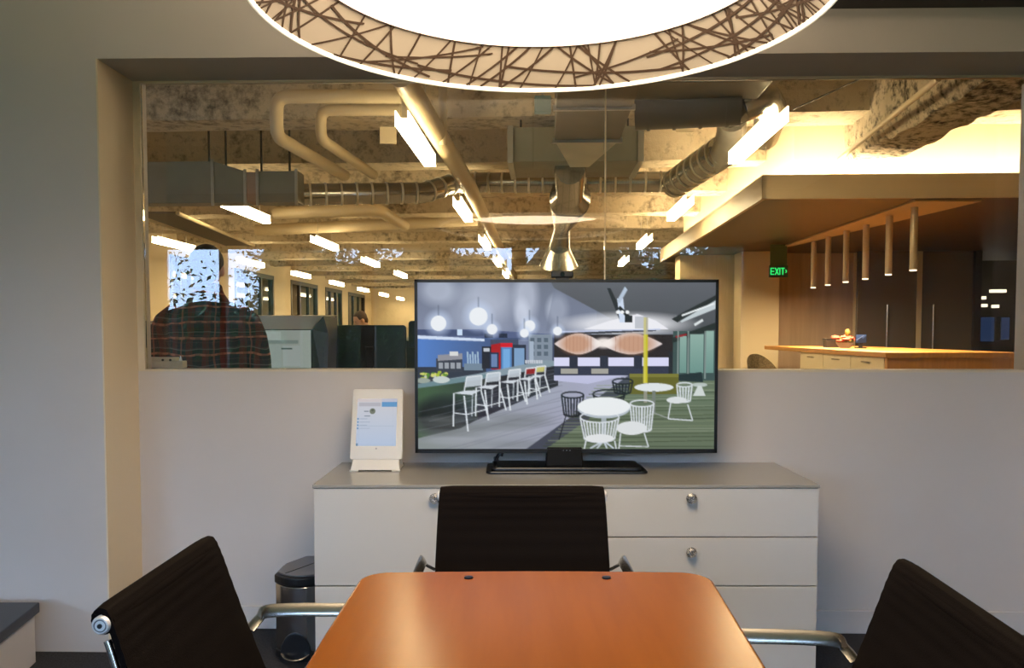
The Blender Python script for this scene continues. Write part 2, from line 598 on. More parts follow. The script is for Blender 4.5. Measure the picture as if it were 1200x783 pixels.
def make_chair(label, loc, rz):
    ch = thing('office_chair', label, 'chair', loc, rz, 'mesh back chairs around the table')
    prof = [(-0.311, 0.806), (-0.304, 0.826), (-0.288, 0.831), (-0.274, 0.80), (-0.256, 0.745), (-0.225, 0.655), (-0.188, 0.56), (-0.150, 0.485), (-0.08, 0.437), (0.0, 0.425), (0.09, 0.428), (0.165, 0.436)]
    curve = cat_rom([(0, y, z) for y, z in prof], 10)
    # the sling: a ribbed sheet 0.41 m wide, thick 0.016, wrapped round the top roll
    HWs = 0.205
    NX = 14
    front, back = [], []
    for i, p in enumerate(curve):
        t = (curve[min(i + 1, len(curve) - 1)] - curve[max(i - 1, 0)]).normalized()
        nr = Vector((0, -t.z, t.y))
        if nr.y + nr.z < 0:
            nr = -nr
        rib = 0.0006 * math.cos(2 * PI * i / 4.0)
        hw = HWs - 0.014 * max(0, 1 - i / 30) ** 3 + 0.012 * min(1.0, i / 50)
        for side, lst in ((1, front), (-1, back)):
            row = []
            for j in range(NX + 1):
                s = -1 + 2 * j / NX
                edge = 1 - 0.35 * max(0, abs(s) - 0.85) / 0.15
                dip = -0.012 * (1 - s * s) * min(1, max(0, i - 20) / 20)
                x = s * hw
                q = p + nr * (dip + side * (0.007 + rib) * edge)
                row.append(Vector((x, q.y, q.z)))
            lst.append(row)
    rings = [front[i] + back[i][::-1] for i in range(len(curve))]
    MB().loft(rings).build('backrest_and_seat', M_sling, ch, smooth=True)
    MB().tube([(-HWs - 0.001, -0.291, 0.814), (HWs + 0.001, -0.291, 0.814)], 0.0165, 20).build('top_roll', M_sling, ch, smooth=True)
    MB().tube([(-HWs - 0.012, 0.172, 0.432), (HWs + 0.012, 0.172, 0.432)], 0.0165, 20).build('front_roll', M_sling, ch, smooth=True)
    for s in (-1, 1):
        rail = [Vector((s * (HWs - 0.004 + 0.012 * min(1, i / 50)), p.y - 0.011, p.z - 0.010)) for i, p in enumerate(curve) if i >= 30]
        MB().tube(rail, 0.0055, 10).build('side_rail', M_chrome, ch, smooth=True)
        cap = MB()
        x0 = s * (HWs - 0.002)
        cap.tube([(x0, -0.291, 0.814), (x0 + s * 0.010, -0.291, 0.814), (x0 + s * 0.013, -0.291, 0.814)], [0.0135, 0.0135, 0.011], 24)
        co = cap.build('end_cap', mat('cap_aluminium', (0.80, 0.79, 0.77), 0.42, 0.45), ch, smooth=True)
        MB().tube([(x0 + s * 0.0125, -0.291, 0.814), (x0 + s * 0.0150, -0.291, 0.814)], 0.0034, 12).build('screw', M_black, co, smooth=True)
        ring = MB()
        ring.tube([(x0 + s * 0.0125, -0.291 + 0.0085 * math.cos(a), 0.814 + 0.0085 * math.sin(a)) for a in [2 * PI * k / 20 for k in range(21)]], 0.0011, 6)
        ring.build('groove', mat('dark_groove', (0.2, 0.2, 0.2), 0.4, 1.0), co, smooth=True)
        x = s * 0.243
        arm = cat_rom([(s * 0.222, -0.222, 0.645), (x, -0.208, 0.662), (x, -0.185, 0.677), (x, -0.05, 0.679), (x, 0.06, 0.677), (x, 0.115, 0.665), (x, 0.14, 0.63), (x, 0.12, 0.54), (x, 0.07, 0.46), (s * 0.222, 0.03, 0.425)], 6)
        MB().tube(arm, 0.0138, 14, flat=0.32, up=(0, 0, 1)).build('armrest', M_chrome, ch, smooth=True)
    sup = MB().box(-0.21, 0.21, -0.02, 0.02, 0.385, 0.402)
    sup.build('seat_spreader', M_chrome, ch, 0.006)
    MB().cyl((0, 0, 0.085), 0.022, 0.30).build('column', M_chrome, ch, smooth=True)
    for k in range(4):
        a = PI / 4 + k * PI / 2
        d = Vector((math.cos(a), math.sin(a), 0))
        lg = MB().tube([d * 0.01 + Vector((0, 0, 0.1)), d * 0.12 + Vector((0, 0, 0.085)), d * 0.225 + Vector((0, 0, 0.065))], [0.018, 0.014, 0.010], 10)
        lo = lg.build('leg', M_chrome, ch, smooth=True)
        cs = MB().tube([d * 0.225 + Vector((-0.012, 0, 0.028)), d * 0.225 + Vector((0.012, 0, 0.028))], 0.028, 16)
        cs.build('caster', M_black, lo, smooth=True)
    return ch


chair = make_chair('black mesh chair at the far end of the orange table, in front of the drawers', (0.030, 1.772, 0), PI)
copy_thing(chair, 'black mesh chair at the left side of the orange table, beside the steel trash can', (-0.293, 1.352, 0), -PI / 2)
copy_thing(chair, 'black mesh chair at the right side of the orange table, before the bare wall', (0.378, 1.215, 0), PI / 2 - 0.075)

# ================================================================== CREDENZA
cz = 0.705
cy0, cy1 = 2.80, 3.285
cx0, cx1 = at(367, 590, cy0).x, at(960, 590, cy0).x
CM = (cx0 + cx1) / 2
cr = thing('credenza', 'wide white drawer credenza with glass top below the television', 'cabinet', (CM, (cy0 + cy1) / 2, 0))
CI = Matrix.Translation((-CM, -(cy0 + cy1) / 2, 0))


def cpart(mb, name, m, parent=cr, bevel=0.0015, smooth=False):
    o = mb.build(name, m, None, bevel, smooth)
    o.parent = parent
    o.matrix_parent_inverse = CI
    return o


FZ = cz - 0.012
g = 0.0022
MID = CM - 0.005
cpart(MB().box(cx0, cx1, cy0 + 0.02, cy1, 0.0, FZ), 'body', mat('credenza_carcass', (0.30, 0.28, 0.25), 0.5))
cpart(MB().box(cx0 - 0.002, cx1 + 0.002, cy0 - 0.004, cy1, FZ, cz), 'top', mat('back_painted_glass', (0.34, 0.32, 0.28), 0.08, spec=0.6), bevel=0.002)
M_acry = mat('crystal_knob', (0.80, 0.79, 0.77), 0.06, 0.25)
M_acry.node_tree.nodes['Principled BSDF'].inputs['Transmission Weight'].default_value = 0.75


def drawer(x0, x1, z0, z1, kx):
    d = cpart(MB().box(x0 + g, x1 - g, cy0, cy0 + 0.019, z0 + g, z1 - g), 'drawer', M_lacquer)
    if kx:
        p = at(kx[0], kx[1], cy0)
        kb = MB()
        kb.tube([(p.x, cy0, p.z), (p.x, cy0 - 0.012, p.z)], [0.007, 0.005], 12)
        kb.tube([(p.x, cy0 - 0.010, p.z), (p.x, cy0 - 0.014, p.z), (p.x, cy0 - 0.022, p.z), (p.x, cy0 - 0.030, p.z)], [0.010, 0.0185, 0.0195, 0.010], 8)
        ko = kb.build('knob', M_acry, None)
        ko.parent = d
    return d


h4 = FZ / 4
for k in range(4):
    drawer(MID, cx1, FZ - h4 * (k + 1), FZ - h4 * k, {0: (809, 583), 1: (809, 646), 2: (809, 709)}.get(k))
for k in range(2):
    drawer(cx0, MID, FZ - 2 * h4 * (k + 1), FZ - 2 * h4 * k, {0: (510, 583), 1: (510, 708)}.get(k))

# ================================================================== PAINTED SCREENS
class Canvas:
    """a small software painter for pictures shown on screens; coordinates are picture units"""

    def __init__(self, x0, y0, x1, y1, ss=2, res=1.0):
        self.x0, self.y0, self.k = x0, y0, ss * res
        self.W, self.H = int(round((x1 - x0) * ss * res)), int(round((y1 - y0) * ss * res))
        self.ss = ss
        self.a = np.zeros((self.H, self.W, 3))

    def _win(self, xs, ys):
        i0 = max(0, int(math.floor((min(xs) - self.x0) * self.k)))
        i1 = min(self.W, int(math.ceil((max(xs) - self.x0) * self.k)) + 1)
        j0 = max(0, int(math.floor((min(ys) - self.y0) * self.k)))
        j1 = min(self.H, int(math.ceil((max(ys) - self.y0) * self.k)) + 1)
        if i1 <= i0 or j1 <= j0:
            return None
        X = self.x0 + (np.arange(i0, i1) + 0.5) / self.k
        Y = self.y0 + (np.arange(j0, j1) + 0.5) / self.k
        return i0, i1, j0, j1, *np.meshgrid(X, Y)

    def _put(self, w, mask, c, al):
        i0, i1, j0, j1, X, Y = w
        c = np.array(c(X, Y) if callable(c) else np.broadcast_to(np.array(c, float), X.shape + (3,)))
        m = (mask * al)[..., None]
        self.a[j0:j1, i0:i1] = self.a[j0:j1, i0:i1] * (1 - m) + c * m

    def poly(self, pts, c, al=1.0):
        w = self._win([p[0] for p in pts], [p[1] for p in pts])
        if w is None:
            return
        X, Y = w[4], w[5]
        ins = np.zeros(X.shape, bool)
        n = len(pts)
        for i in range(n):
            (xa, ya), (xb, yb) = pts[i], pts[(i + 1) % n]
            if ya == yb:
                continue
            cond = (ya > Y) != (yb > Y)
            ins ^= cond & (X < (xb - xa) * (Y - ya) / (yb - ya) + xa)
        self._put(w, ins.astype(float), c, al)

    def rect(self, x0, y0, x1, y1, c, al=1.0):
        self.poly([(x0, y0), (x1, y0), (x1, y1), (x0, y1)], c, al)

    def line(self, x0, y0, x1, y1, wd, c, al=1.0):
        dx, dy = x1 - x0, y1 - y0
        L = math.hypot(dx, dy) or 1
        nx, ny = -dy / L * wd / 2, dx / L * wd / 2
        self.poly([(x0 + nx, y0 + ny), (x1 + nx, y1 + ny), (x1 - nx, y1 - ny), (x0 - nx, y0 - ny)], c, al)

    def ell(self, cx, cy, rx, ry, c, al=1.0, soft=0.0):
        w = self._win([cx - rx * (1 + soft), cx + rx * (1 + soft)], [cy - ry * (1 + soft), cy + ry * (1 + soft)])
        if w is None:
            return
        d = np.sqrt(((w[4] - cx) / rx) ** 2 + ((w[5] - cy) / ry) ** 2)
        m = np.clip((1 + soft - d) / max(soft, 1e-6), 0, 1) if soft else (d <= 1).astype(float)
        self._put(w, m, c, al)

    def arc(self, cx, cy, rx, ry, a0, a1, wd, c, n=14):
        P = [(cx + rx * math.cos(a0 + (a1 - a0) * i / n), cy + ry * math.sin(a0 + (a1 - a0) * i / n)) for i in range(n + 1)]
        for p, q in zip(P, P[1:]):
            self.line(*p, *q, wd, c)

    def down(self):
        h, w = self.H // self.ss, self.W // self.ss
        a = self.a[:h * self.ss, :w * self.ss].reshape(h, self.ss, w, self.ss, 3).mean((1, 3))
        a = np.clip(a, 0, 255) / 255
        return np.where(a <= 0.04045, a / 12.92, ((a + 0.055) / 1.055) ** 2.4)


def lerp2(c0, c1, axis, a, b):
    c0, c1 = np.array(c0, float), np.array(c1, float)

    def f(X, Y):
        t = np.clip(((X if axis == 'x' else Y) - a) / (b - a), 0, 1)[..., None]
        return c0 * (1 - t) + c1 * t
    return f


def screen_mat(name, strength, rough=0.12):
    m = bpy.data.materials.new(name)
    m.use_nodes = True
    nt = m.node_tree
    b = nt.nodes['Principled BSDF']
    b.inputs['Base Color'].default_value = (0.01, 0.01, 0.01, 1)
    b.inputs['Roughness'].default_value = rough
    at_ = nt.nodes.new('ShaderNodeAttribute')
    at_.attribute_name = 'picture'
    nt.links.new(at_.outputs['Color'], b.inputs['Emission Color'])
    b.inputs['Emission Strength'].default_value = strength
    return m


def screen(name, img, tl, tr, bl, m, parent, inv=None):
    """a flat screen whose picture is stored as one colour per cell corner"""
    h, w, _ = img.shape
    tl, tr, bl = Vector(tl), Vector(tr), Vector(bl)
    u = np.linspace(0, 1, w)
    v = np.linspace(0, 1, h)
    U, V = np.meshgrid(u, v)
    co = np.array(tl)[None, None] + U[..., None] * np.array(tr - tl) + V[..., None] * np.array(bl - tl)
    idx = np.arange(h * w).reshape(h, w)
    q = np.stack([idx[:-1, :-1], idx[1:, :-1], idx[1:, 1:], idx[:-1, 1:]], -1).reshape(-1, 4)
    me = bpy.data.meshes.new(name)
    me.vertices.add(h * w)
    me.vertices.foreach_set('co', co.reshape(-1).astype(np.float32))
    me.loops.add(q.size)
    me.loops.foreach_set('vertex_index', q.reshape(-1).astype(np.int32))
    me.polygons.add(len(q))
    me.polygons.foreach_set('loop_start', np.arange(0, q.size, 4, dtype=np.int32))
    me.update(calc_edges=True)
    ca = me.color_attributes.new('picture', 'FLOAT_COLOR', 'POINT')
    rgba = np.ones((h * w, 4), np.float32)
    rgba[:, :3] = img.reshape(-1, 3)
    ca.data.foreach_set('color', rgba.reshape(-1))
    me.materials.append(m)
    o = bpy.data.objects.new(name, me)
    COL.objects.link(o)
    o.parent = parent
    if inv is not None:
        o.matrix_parent_inverse = inv
    return o


# ------------------------------------------------------------------ picture on the television: a cafe lounge
cv = Canvas(489, 331, 840, 527, ss=3)
cv.rect(489, 331, 840, 527, (70, 74, 82))
cv.rect(489, 331, 840, 395, lerp2((120, 128, 148), (104, 108, 118), 'x', 489, 840))
cv.rect(489, 331, 700, 395, lerp2((118, 124, 142), (142, 152, 182), 'y', 331, 392), 0.7)
for gx, gy, rx, ry, al in ((514, 340, 12, 10, .5), (575, 345, 18, 16, .35), (617, 349, 8, 18, .55), (654, 363, 7, 10, .7), (612, 368, 5, 10, .6), (560, 365, 22, 20, .3)):
    cv.ell(gx, gy, rx, ry, (225, 232, 250), al, 1.3)
cv.poly([(646, 331), (840, 331), (840, 392), (745, 386), (735, 383), (650, 338)], lerp2((98, 100, 108), (78, 82, 88), 'y', 335, 390))
cv.poly([(650, 338), (735, 383), (690, 384), (650, 388), (640, 388)], (120, 128, 150), .5)
cv.poly([(685, 386), (715, 376), (748, 368), (770, 376), (785, 386)], (238, 238, 250))
cv.ell(735, 380, 45, 8, (250, 250, 255), .8, 1.0)
cv.poly([(712, 338), (716, 338), (736, 378), (728, 378)], (40, 42, 48))
cv.poly([(724, 350), (731, 350), (734, 378), (727, 378)], (215, 228, 250))
cv.poly([(733, 336), (736, 340), (727, 356), (724, 352)], (190, 205, 225))
cv.line(726, 360, 740, 374, 4, (30, 32, 36))
cv.rect(733, 370, 742, 378, (40, 42, 48))
for lx in (725, 730, 736):
    cv.ell(lx, 366, 2.4, 2.0, (250, 252, 255))
cv.poly([(792, 371), (840, 352), (840, 362), (800, 378)], (205, 215, 220))
cv.poly([(788, 374), (800, 367), (840, 346), (840, 352), (795, 378)], (40, 44, 46))
cv.line(800, 370, 838, 356, 2.2, (245, 250, 252))
cv.line(815, 381, 825, 375, 3, (230, 236, 238))
cv.rect(745, 371, 760, 385, (170, 175, 185), .6)
# left: soffit, blue wall, shelf
cv.poly([(489, 386), (560, 386), (650, 392), (650, 400), (489, 394)], (88, 100, 140))
cv.poly([(489, 386), (540, 387), (600, 390), (560, 394), (489, 393)], (72, 84, 120))
cv.rect(489, 396, 650, 444, lerp2((88, 132, 205), (70, 84, 120), 'x', 495, 600))
cv.rect(575, 398, 650, 430, (70, 78, 104))
cv.poly([(489, 393), (568, 397), (568, 400), (489, 397)], (218, 232, 255))
cv.rect(536, 386, 542, 393, (210, 230, 255))
for sx in (568, 585, 610):
    cv.rect(sx, 391, sx + 10, 396, (38, 46, 70))
cv.rect(608, 398, 620, 425, (120, 130, 160))
cv.rect(620, 392, 648, 424, (135, 148, 165))
for k in range(9):
    cv.rect(622 + (k % 3) * 8, 396 + (k // 3) * 8, 627 + (k % 3) * 8, 401 + (k // 3) * 8, (92, 106, 122))
cv.rect(621, 400, 626, 424, (170, 185, 205))
# espresso machine, coolers
cv.rect(489, 430, 570, 444, (52, 58, 74))
cv.rect(511, 420, 542, 436, (60, 64, 78))
cv.poly([(513, 416), (542, 414), (542, 421), (513, 423)], (150, 150, 160))
cv.rect(527, 412, 537, 417, (225, 225, 225))
for k in range(4):
    cv.rect(514 + k * 7, 425, 519 + k * 7, 432, (160, 165, 175))
for k in range(5):
    cv.line(548 + k * 3, 412 + (k % 2) * 3, 549 + k * 3, 434, 1.6, (180, 205, 225))
cv.rect(544, 426, 566, 434, (120, 140, 160))
cv.rect(565, 406, 578, 432, (36, 38, 52))
cv.rect(567, 408, 574, 412, (200, 205, 215))
cv.poly([(576, 404), (587, 402), (587, 433), (576, 433)], (176, 24, 34))
cv.rect(574, 413, 585, 432, (40, 50, 78))
cv.rect(576, 415, 583, 430, (110, 135, 180))
cv.rect(587, 402, 601, 407, (216, 26, 44))
cv.rect(588, 407, 600, 434, (90, 140, 200))
cv.rect(590, 409, 598, 432, (120, 175, 230))
cv.rect(601, 404, 617, 432, (46, 52, 72))
cv.rect(603, 408, 615, 430, (130, 165, 205))
# counter
cv.poly([(489, 450), (560, 438), (640, 422), (662, 424), (660, 428), (560, 445), (489, 456)], (140, 158, 170))
cv.poly([(489, 450), (530, 444), (590, 436), (560, 445), (489, 456)], (112, 140, 148))
cv.poly([(489, 455), (560, 446), (655, 428), (655, 452), (560, 490), (540, 502), (489, 514)], lerp2((66, 92, 64), (38, 34, 44), 'x', 500, 600))
cv.ell(520, 488, 26, 18, (22, 24, 28), .9, .6)
cv.poly([(560, 452), (655, 430), (655, 451), (560, 494)], (40, 38, 50), .8)
for k in range(5):
    cv.line(620, 438 + k * 4, 653, 433 + k * 4, .8, (70, 70, 84))
for k in range(26):
    cv.ell(490 + rnd.uniform(0, 36), 436 + rnd.uniform(0, 9), rnd.uniform(1.5, 3.5), rnd.uniform(1.2, 2.5), rnd.choice([(170, 190, 60), (90, 140, 50), (220, 220, 120), (200, 205, 190), (150, 160, 70)]))
cv.ell(517, 445, 10, 4, (205, 215, 212))
cv.ell(495, 446, 9, 3, (160, 170, 160))
for k in range(8):
    cv.rect(616 + k * 2.6, 422, 618 + k * 2.6, 426, (210, 215, 225))
# floor
cv.poly([(489, 514), (540, 502), (560, 492), (655, 452), (655, 444), (690, 440), (742, 440), (617, 527), (489, 527)], lerp2((142, 150, 150), (172, 174, 200), 'x', 500, 700))
for k in range(14):
    yy = 450 + k * 5.5
    cv.line(489 + rnd.uniform(0, 60), yy + 22, 660, yy - 16 + rnd.uniform(0, 4), 1.2, (122, 124, 138), .35)
for k in range(12):
    cv.ell(rnd.uniform(500, 640), rnd.uniform(485, 522), rnd.uniform(14, 30), 3, rnd.choice([(176, 180, 192), (116, 122, 124)]), .35, 1.2)
cv.poly([(617, 527), (742, 437), (756, 437), (756, 452), (643, 527)], (70, 74, 88))
cv.poly([(640, 527), (690, 492), (722, 466), (756, 448), (840, 440), (840, 527)], (104, 118, 96))
for k in range(22):
    yy = 452 + k * 3.4
    cv.line(700 - k * 3.0, yy, 840, yy - 2 + rnd.uniform(-2, 3), 1.3, rnd.choice([(70, 84, 60), (146, 158, 134), (58, 70, 52), (128, 142, 112)]), .6)
# wall art, booths
cv.rect(650, 392, 792, 419, (44, 36, 40))
cv.line(650, 392, 770, 387, 2, (30, 30, 38))
cv.line(655, 389, 775, 386, 1.4, (205, 215, 245))
for ex, ew in ((679, 29), (741, 37)):
    P = [(ex + ew * t, 403 - 12.5 * (1 - abs(t) ** 1.7)) for t in np.linspace(-1, 1, 21)] + [(ex + ew * t, 403 + 12.5 * (1 - abs(t) ** 1.7)) for t in np.linspace(1, -1, 21)]
    cv.poly(P, (232, 218, 216))
    cv.ell(ex - 3 if ex < 700 else ex + 3, 403, ew * .42, 8, (196, 136, 98), .7, .9)
    for q in np.linspace(-.5, .5, 8):
        cv.line(ex + q * ew, 394, ex + q * ew, 412, .8, (176, 118, 92), .45)
cv.ell(709, 402, 8, 4, (255, 246, 240), .95, 1.0)
cv.rect(650, 419, 796, 432, (226, 226, 255))
cv.rect(650, 429, 796, 440, (52, 56, 78))
for bx in (668, 704, 744):
    cv.rect(bx, 417, bx + 10, 432, (44, 48, 66))
cv.rect(785, 412, 796, 440, (36, 38, 48))
for bx in (658, 694):
    cv.rect(bx, 432, bx + 20, 438, (170, 168, 160))
cv.poly([(650, 440), (700, 440), (735, 440), (690, 450), (650, 446)], (198, 200, 232))
# right glass wall
cv.rect(790, 388, 840, 446, (64, 84, 84))
cv.poly([(789, 396), (840, 378), (840, 386), (789, 402)], (38, 46, 46))
for gx0, gx1 in ((798, 806), (810, 826), (829, 838)):
    cv.rect(gx0, 394 - (gx0 - 798) * .2, gx1, 437, lerp2((150, 182, 172), (110, 150, 142), 'y', 392, 440))
cv.line(793, 395, 806, 392, 2.4, (150, 30, 40))
for gx in (796, 808, 828):
    cv.line(gx, 388, gx, 444, 1.6, (160, 175, 170))
cv.poly([(790, 440), (824, 436), (826, 448), (790, 446)], (30, 44, 50))
# green bench, column
cv.rect(739, 438, 797, 462, (104, 102, 36))
cv.rect(739, 438, 797, 442, (128, 126, 54))
cv.rect(755.5, 372, 760.5, 408, (186, 182, 160))
cv.rect(755.5, 392, 760.5, 449, (205, 196, 44))
cv.rect(755.5, 372, 758, 449, (228, 220, 120), .5)
cv.rect(756, 449, 760, 472, (150, 150, 135))
# stools
for sx, sy, k in ((548, 442, 1.0), (572, 438, .86), (598, 434, .74), (618, 432, .66), (630, 430, .6)):
    wc = (226, 232, 238)
    w_, h_ = 17 * k, 15 * k
    cv.poly([(sx - 1, sy), (sx + w_, sy - 2 * k), (sx + w_ - 1, sy + 10 * k), (sx - 3, sy + 12 * k)], (205, 214, 224), .9 if sx not in (618, 630) else .4)
    if sx == 618:
        cv.poly([(sx, sy), (sx + w_, sy - 1), (sx + w_ - 1, sy + 9 * k), (sx - 2, sy + 10 * k)], (150, 30, 34))
    if sx == 630:
        cv.poly([(sx, sy), (sx + w_ - 1, sy - 1), (sx + w_ - 2, sy + 9 * k), (sx - 1, sy + 10 * k)], (206, 200, 120))
    cv.line(sx - 1, sy, sx + w_, sy - 2 * k, 1.6, wc)
    cv.line(sx - 1, sy, sx - 4 * k, sy + 17 * k, 1.5, wc)
    cv.line(sx + w_, sy - 2 * k, sx + w_ - 1, sy + 16 * k, 1.5, wc)
    cv.poly([(sx - 17 * k, sy + 19 * k), (sx - 4 * k, sy + 16 * k), (sx + w_ - 1, sy + 15 * k), (sx + 5 * k, sy + 21 * k)], (216, 222, 230))
    cv.line(sx - 16 * k, sy + 19 * k, sx - 17 * k, sy + 58 * k, 1.7, wc)
    cv.line(sx - 4 * k, sy + 22 * k, sx + .5, sy + 64 * k, 1.9, wc)
    cv.line(sx + w_ - 1, sy + 16 * k, sx + w_ + 8 * k, sy + 50 * k, 1.7, wc)
    cv.line(sx + 6 * k, sy + 20 * k, sx + 5 * k, sy + 46 * k, 1.2, (190, 198, 205))
    cv.line(sx - 16 * k, sy + 42 * k, sx - 1, sy + 44 * k, 1.2, wc)
    cv.line(sx - 1, sy + 44 * k, sx + w_ + 5 * k, sy + 38 * k, 1.2, wc)
# globes
for gx, gy, gr in ((514, 379, 9.2), (561, 371, 10.8), (577, 386, 6.2), (621, 382, 6.8), (615, 390.5, 5.2), (654, 388, 5.2)):
    cv.ell(gx, gy, gr * 1.05, gr * 1.05, (210, 226, 255), .6, .9)
    cv.line(gx, gy - gr - 12, gx, gy - gr, .8, (80, 90, 110))
    cv.ell(gx, gy, gr, gr * .98, (246, 250, 255))
# far table and chairs
def slat_chair(cx, ty, w, h, col, n, seat=None):
    cv.arc(cx, ty, w, w * .28, 0, 2 * PI, 1.7, col, 22)
    for i in range(n):
        t = -1 + 2 * i / (n - 1)
        cv.line(cx + w * t, ty + w * .28 * math.sqrt(max(0, 1 - t * t)) * .9, cx + w * .78 * t, ty + h + w * .2 * math.sqrt(max(0, 1 - t * t)), 1.8, col)
    cv.arc(cx, ty + h, w * .8, w * .24, 0, PI, 2.2, col)
    if seat:
        cv.ell(cx, ty + h + 1, w * .75, w * .2, seat, .5)


dkc, whc = (24, 28, 36), (222, 228, 234)
slat_chair(731, 447, 12, 12, dkc, 7)
slat_chair(672, 463, 13, 22, dkc, 8)
for x0_, x1_ in ((664, 656), (680, 690)):
    cv.line(x0_, 488, x1_, 516, 1.2, dkc)
slat_chair(715, 462, 19, 12, dkc, 11)
cv.poly([(733, 456), (800, 460), (762, 520), (748, 500)], (70, 84, 64), .0)
cv.ell(768, 454, 23, 5, (232, 238, 240))
cv.rect(766, 458, 770, 484, (120, 128, 120))
cv.line(768, 484, 752, 492, 1.5, (150, 158, 150))
cv.line(768, 484, 784, 490, 1.5, (150, 158, 150))
slat_chair(804, 451, 9, 18, whc, 6)
cv.ell(795, 469, 12, 4, (226, 230, 232))
cv.line(788, 472, 785, 491, 1.4, whc)
cv.line(785, 491, 814, 493, 1.4, whc)
cv.line(808, 474, 814, 493, 1.4, whc)
cv.ell(822, 451, 9, 2.5, (190, 200, 196))
cv.poly([(820, 452), (824, 452), (829, 464), (814, 464)], (215, 222, 220))
# near white table and chairs
slat_chair(754, 473, 14, 30, whc, 9)
cv.ell(742, 502, 18, 8, (230, 234, 236))
cv.line(729, 508, 727, 527, 1.5, whc)
cv.line(757, 508, 762, 524, 1.5, whc)
cv.line(727, 523, 762, 524, 1.2, whc)
cv.rect(706, 480, 712, 520, (170, 180, 185))
for dx in (-16, -8, 4, 12):
    cv.line(709, 517, 709 + dx, 526, 2.0, (200, 210, 220))
cv.ell(709, 478.5, 31, 12, (190, 200, 210))
cv.ell(709, 476.5, 31, 11, (244, 248, 250))
slat_chair(704, 489, 23, 24, whc, 13)
cv.ell(704, 514, 17, 5, (235, 238, 240))
cv.ell(709, 476.5, 31, 11, (244, 248, 250))
cv.line(688, 517, 686, 527, 1.6, whc)
cv.line(722, 517, 724, 527, 1.6, whc)
img_tv = cv.down()

# ================================================================== TELEVISION
ty = 3.08
tvp = [at(486, 327.5, ty), at(841.5, 327.5, ty), at(841.5, 531, ty), at(486, 531, ty)]
tx0, tx1 = (tvp[0].x + tvp[3].x) / 2, (tvp[1].x + tvp[2].x) / 2
tz1, tz0 = tvp[0].z, tvp[3].z
tcx = (tx0 + tx1) / 2
tv = thing('television', 'large black flat television showing a cafe lounge on the white credenza', 'television', (tcx, ty, cz))
TVI = Matrix.Translation((-tcx, -ty, -cz))


def tpart(mb, name, m, bevel=0.0, smooth=False, parent=tv, inv=TVI):
    o = mb.build(name, m, None, bevel, smooth)
    o.parent = parent
    o.matrix_parent_inverse = inv
    return o


bz = 0.0115
tpart(MB().box(tx0, tx1, ty + 0.008, ty + 0.045, tz0, tz1).box(tx0 + 0.2, tx1 - 0.2, ty + 0.045, ty + 0.075, tz0 + 0.08, tz1 - 0.25), 'housing', M_black, 0.004)
fr = MB().box(tx0, tx1, ty, ty + 0.012, tz1 - bz, tz1).box(tx0, tx1, ty, ty + 0.012, tz0, tz0 + bz + 0.004)
fr.box(tx0, tx0 + bz, ty, ty + 0.012, tz0, tz1).box(tx1 - bz, tx1, ty, ty + 0.012, tz0, tz1)
tpart(fr, 'bezel', M_black)
screen('screen', img_tv, (tx0 + bz, ty + 0.004, tz1 - bz), (tx1 - bz, ty + 0.004, tz1 - bz), (tx0 + bz, ty + 0.004, tz0 + bz + 0.004), screen_mat('television_picture', 0.88), tv, TVI)
lg = MB()
for i, (xx, ww) in enumerate(((-0.018, .004), (-0.012, .004), (-0.006, .003), (0.000, .005), (0.007, .004), (0.013, .004))):
    px_ = at(664, 531, ty).x + xx
    lg.box(px_ - ww / 2, px_ + ww / 2, ty - 0.0008, ty + 0.001, tz0 + 0.005, tz0 + (0.011 if i % 2 else 0.009))
tpart(lg, 'logo', mat('logo_silver', (0.6, 0.6, 0.62), 0.3, 1.0))
# stand
p_n0, p_n1 = at(641, 540, ty).x, at(682, 540, ty).x
tpart(MB().hexa([(p_n0 - .004, ty - 0.01, cz + 0.02), (p_n1 + .004, ty - 0.01, cz + 0.02), (p_n1 + .004, ty + 0.05, cz + 0.02), (p_n0 - .004, ty + 0.05, cz + 0.02),
                  (p_n0, ty + 0.001, tz0 + 0.02), (p_n1, ty + 0.001, tz0 + 0.02), (p_n1, ty + 0.06, tz0 + 0.06), (p_n0, ty + 0.06, tz0 + 0.06)]), 'neck', mat('matt_black', (0.004, 0.004, 0.004), 0.6, spec=0.15), 0.004)
bx0, bx1 = at(570, 548, ty).x, at(756, 548, ty).x
bs = MB()
bs.prism(round_rect(bx0, bx1, ty - 0.075, ty + 0.13, 0.02), cz + 0.0, cz + 0.010)
bs.prism(round_rect(bx0 + 0.02, bx1 - 0.02, ty - 0.06, ty + 0.12, 0.02), cz + 0.010, cz + 0.022)
tpart(bs, 'base', mat('stand_black', (0.006, 0.006, 0.007), 0.22), 0.003)
cb = thing('power_cable', 'thick black cable hanging behind the television stand', 'cable', (at(583, 540, 3.12).x, 3.13, cz))
cpts = cat_rom([(0.02, 0.012, tz0 - cz + 0.05), (0.016, 0.012, tz0 - cz), (0.002, 0.005, 0.05), (-0.006, -0.002, 0.034), (-0.010, 0.08, 0.03), (0.0, 0.13, 0.008)], 5)
MB().tube(cpts, 0.007, 10).build('cord', M_black, cb, smooth=True)
MB().tube([(0.019, 0.012, tz0 - cz + 0.012), (0.010, 0.009, tz0 - cz - 0.02)], 0.011, 12).build('plug', M_black, cb, smooth=True)

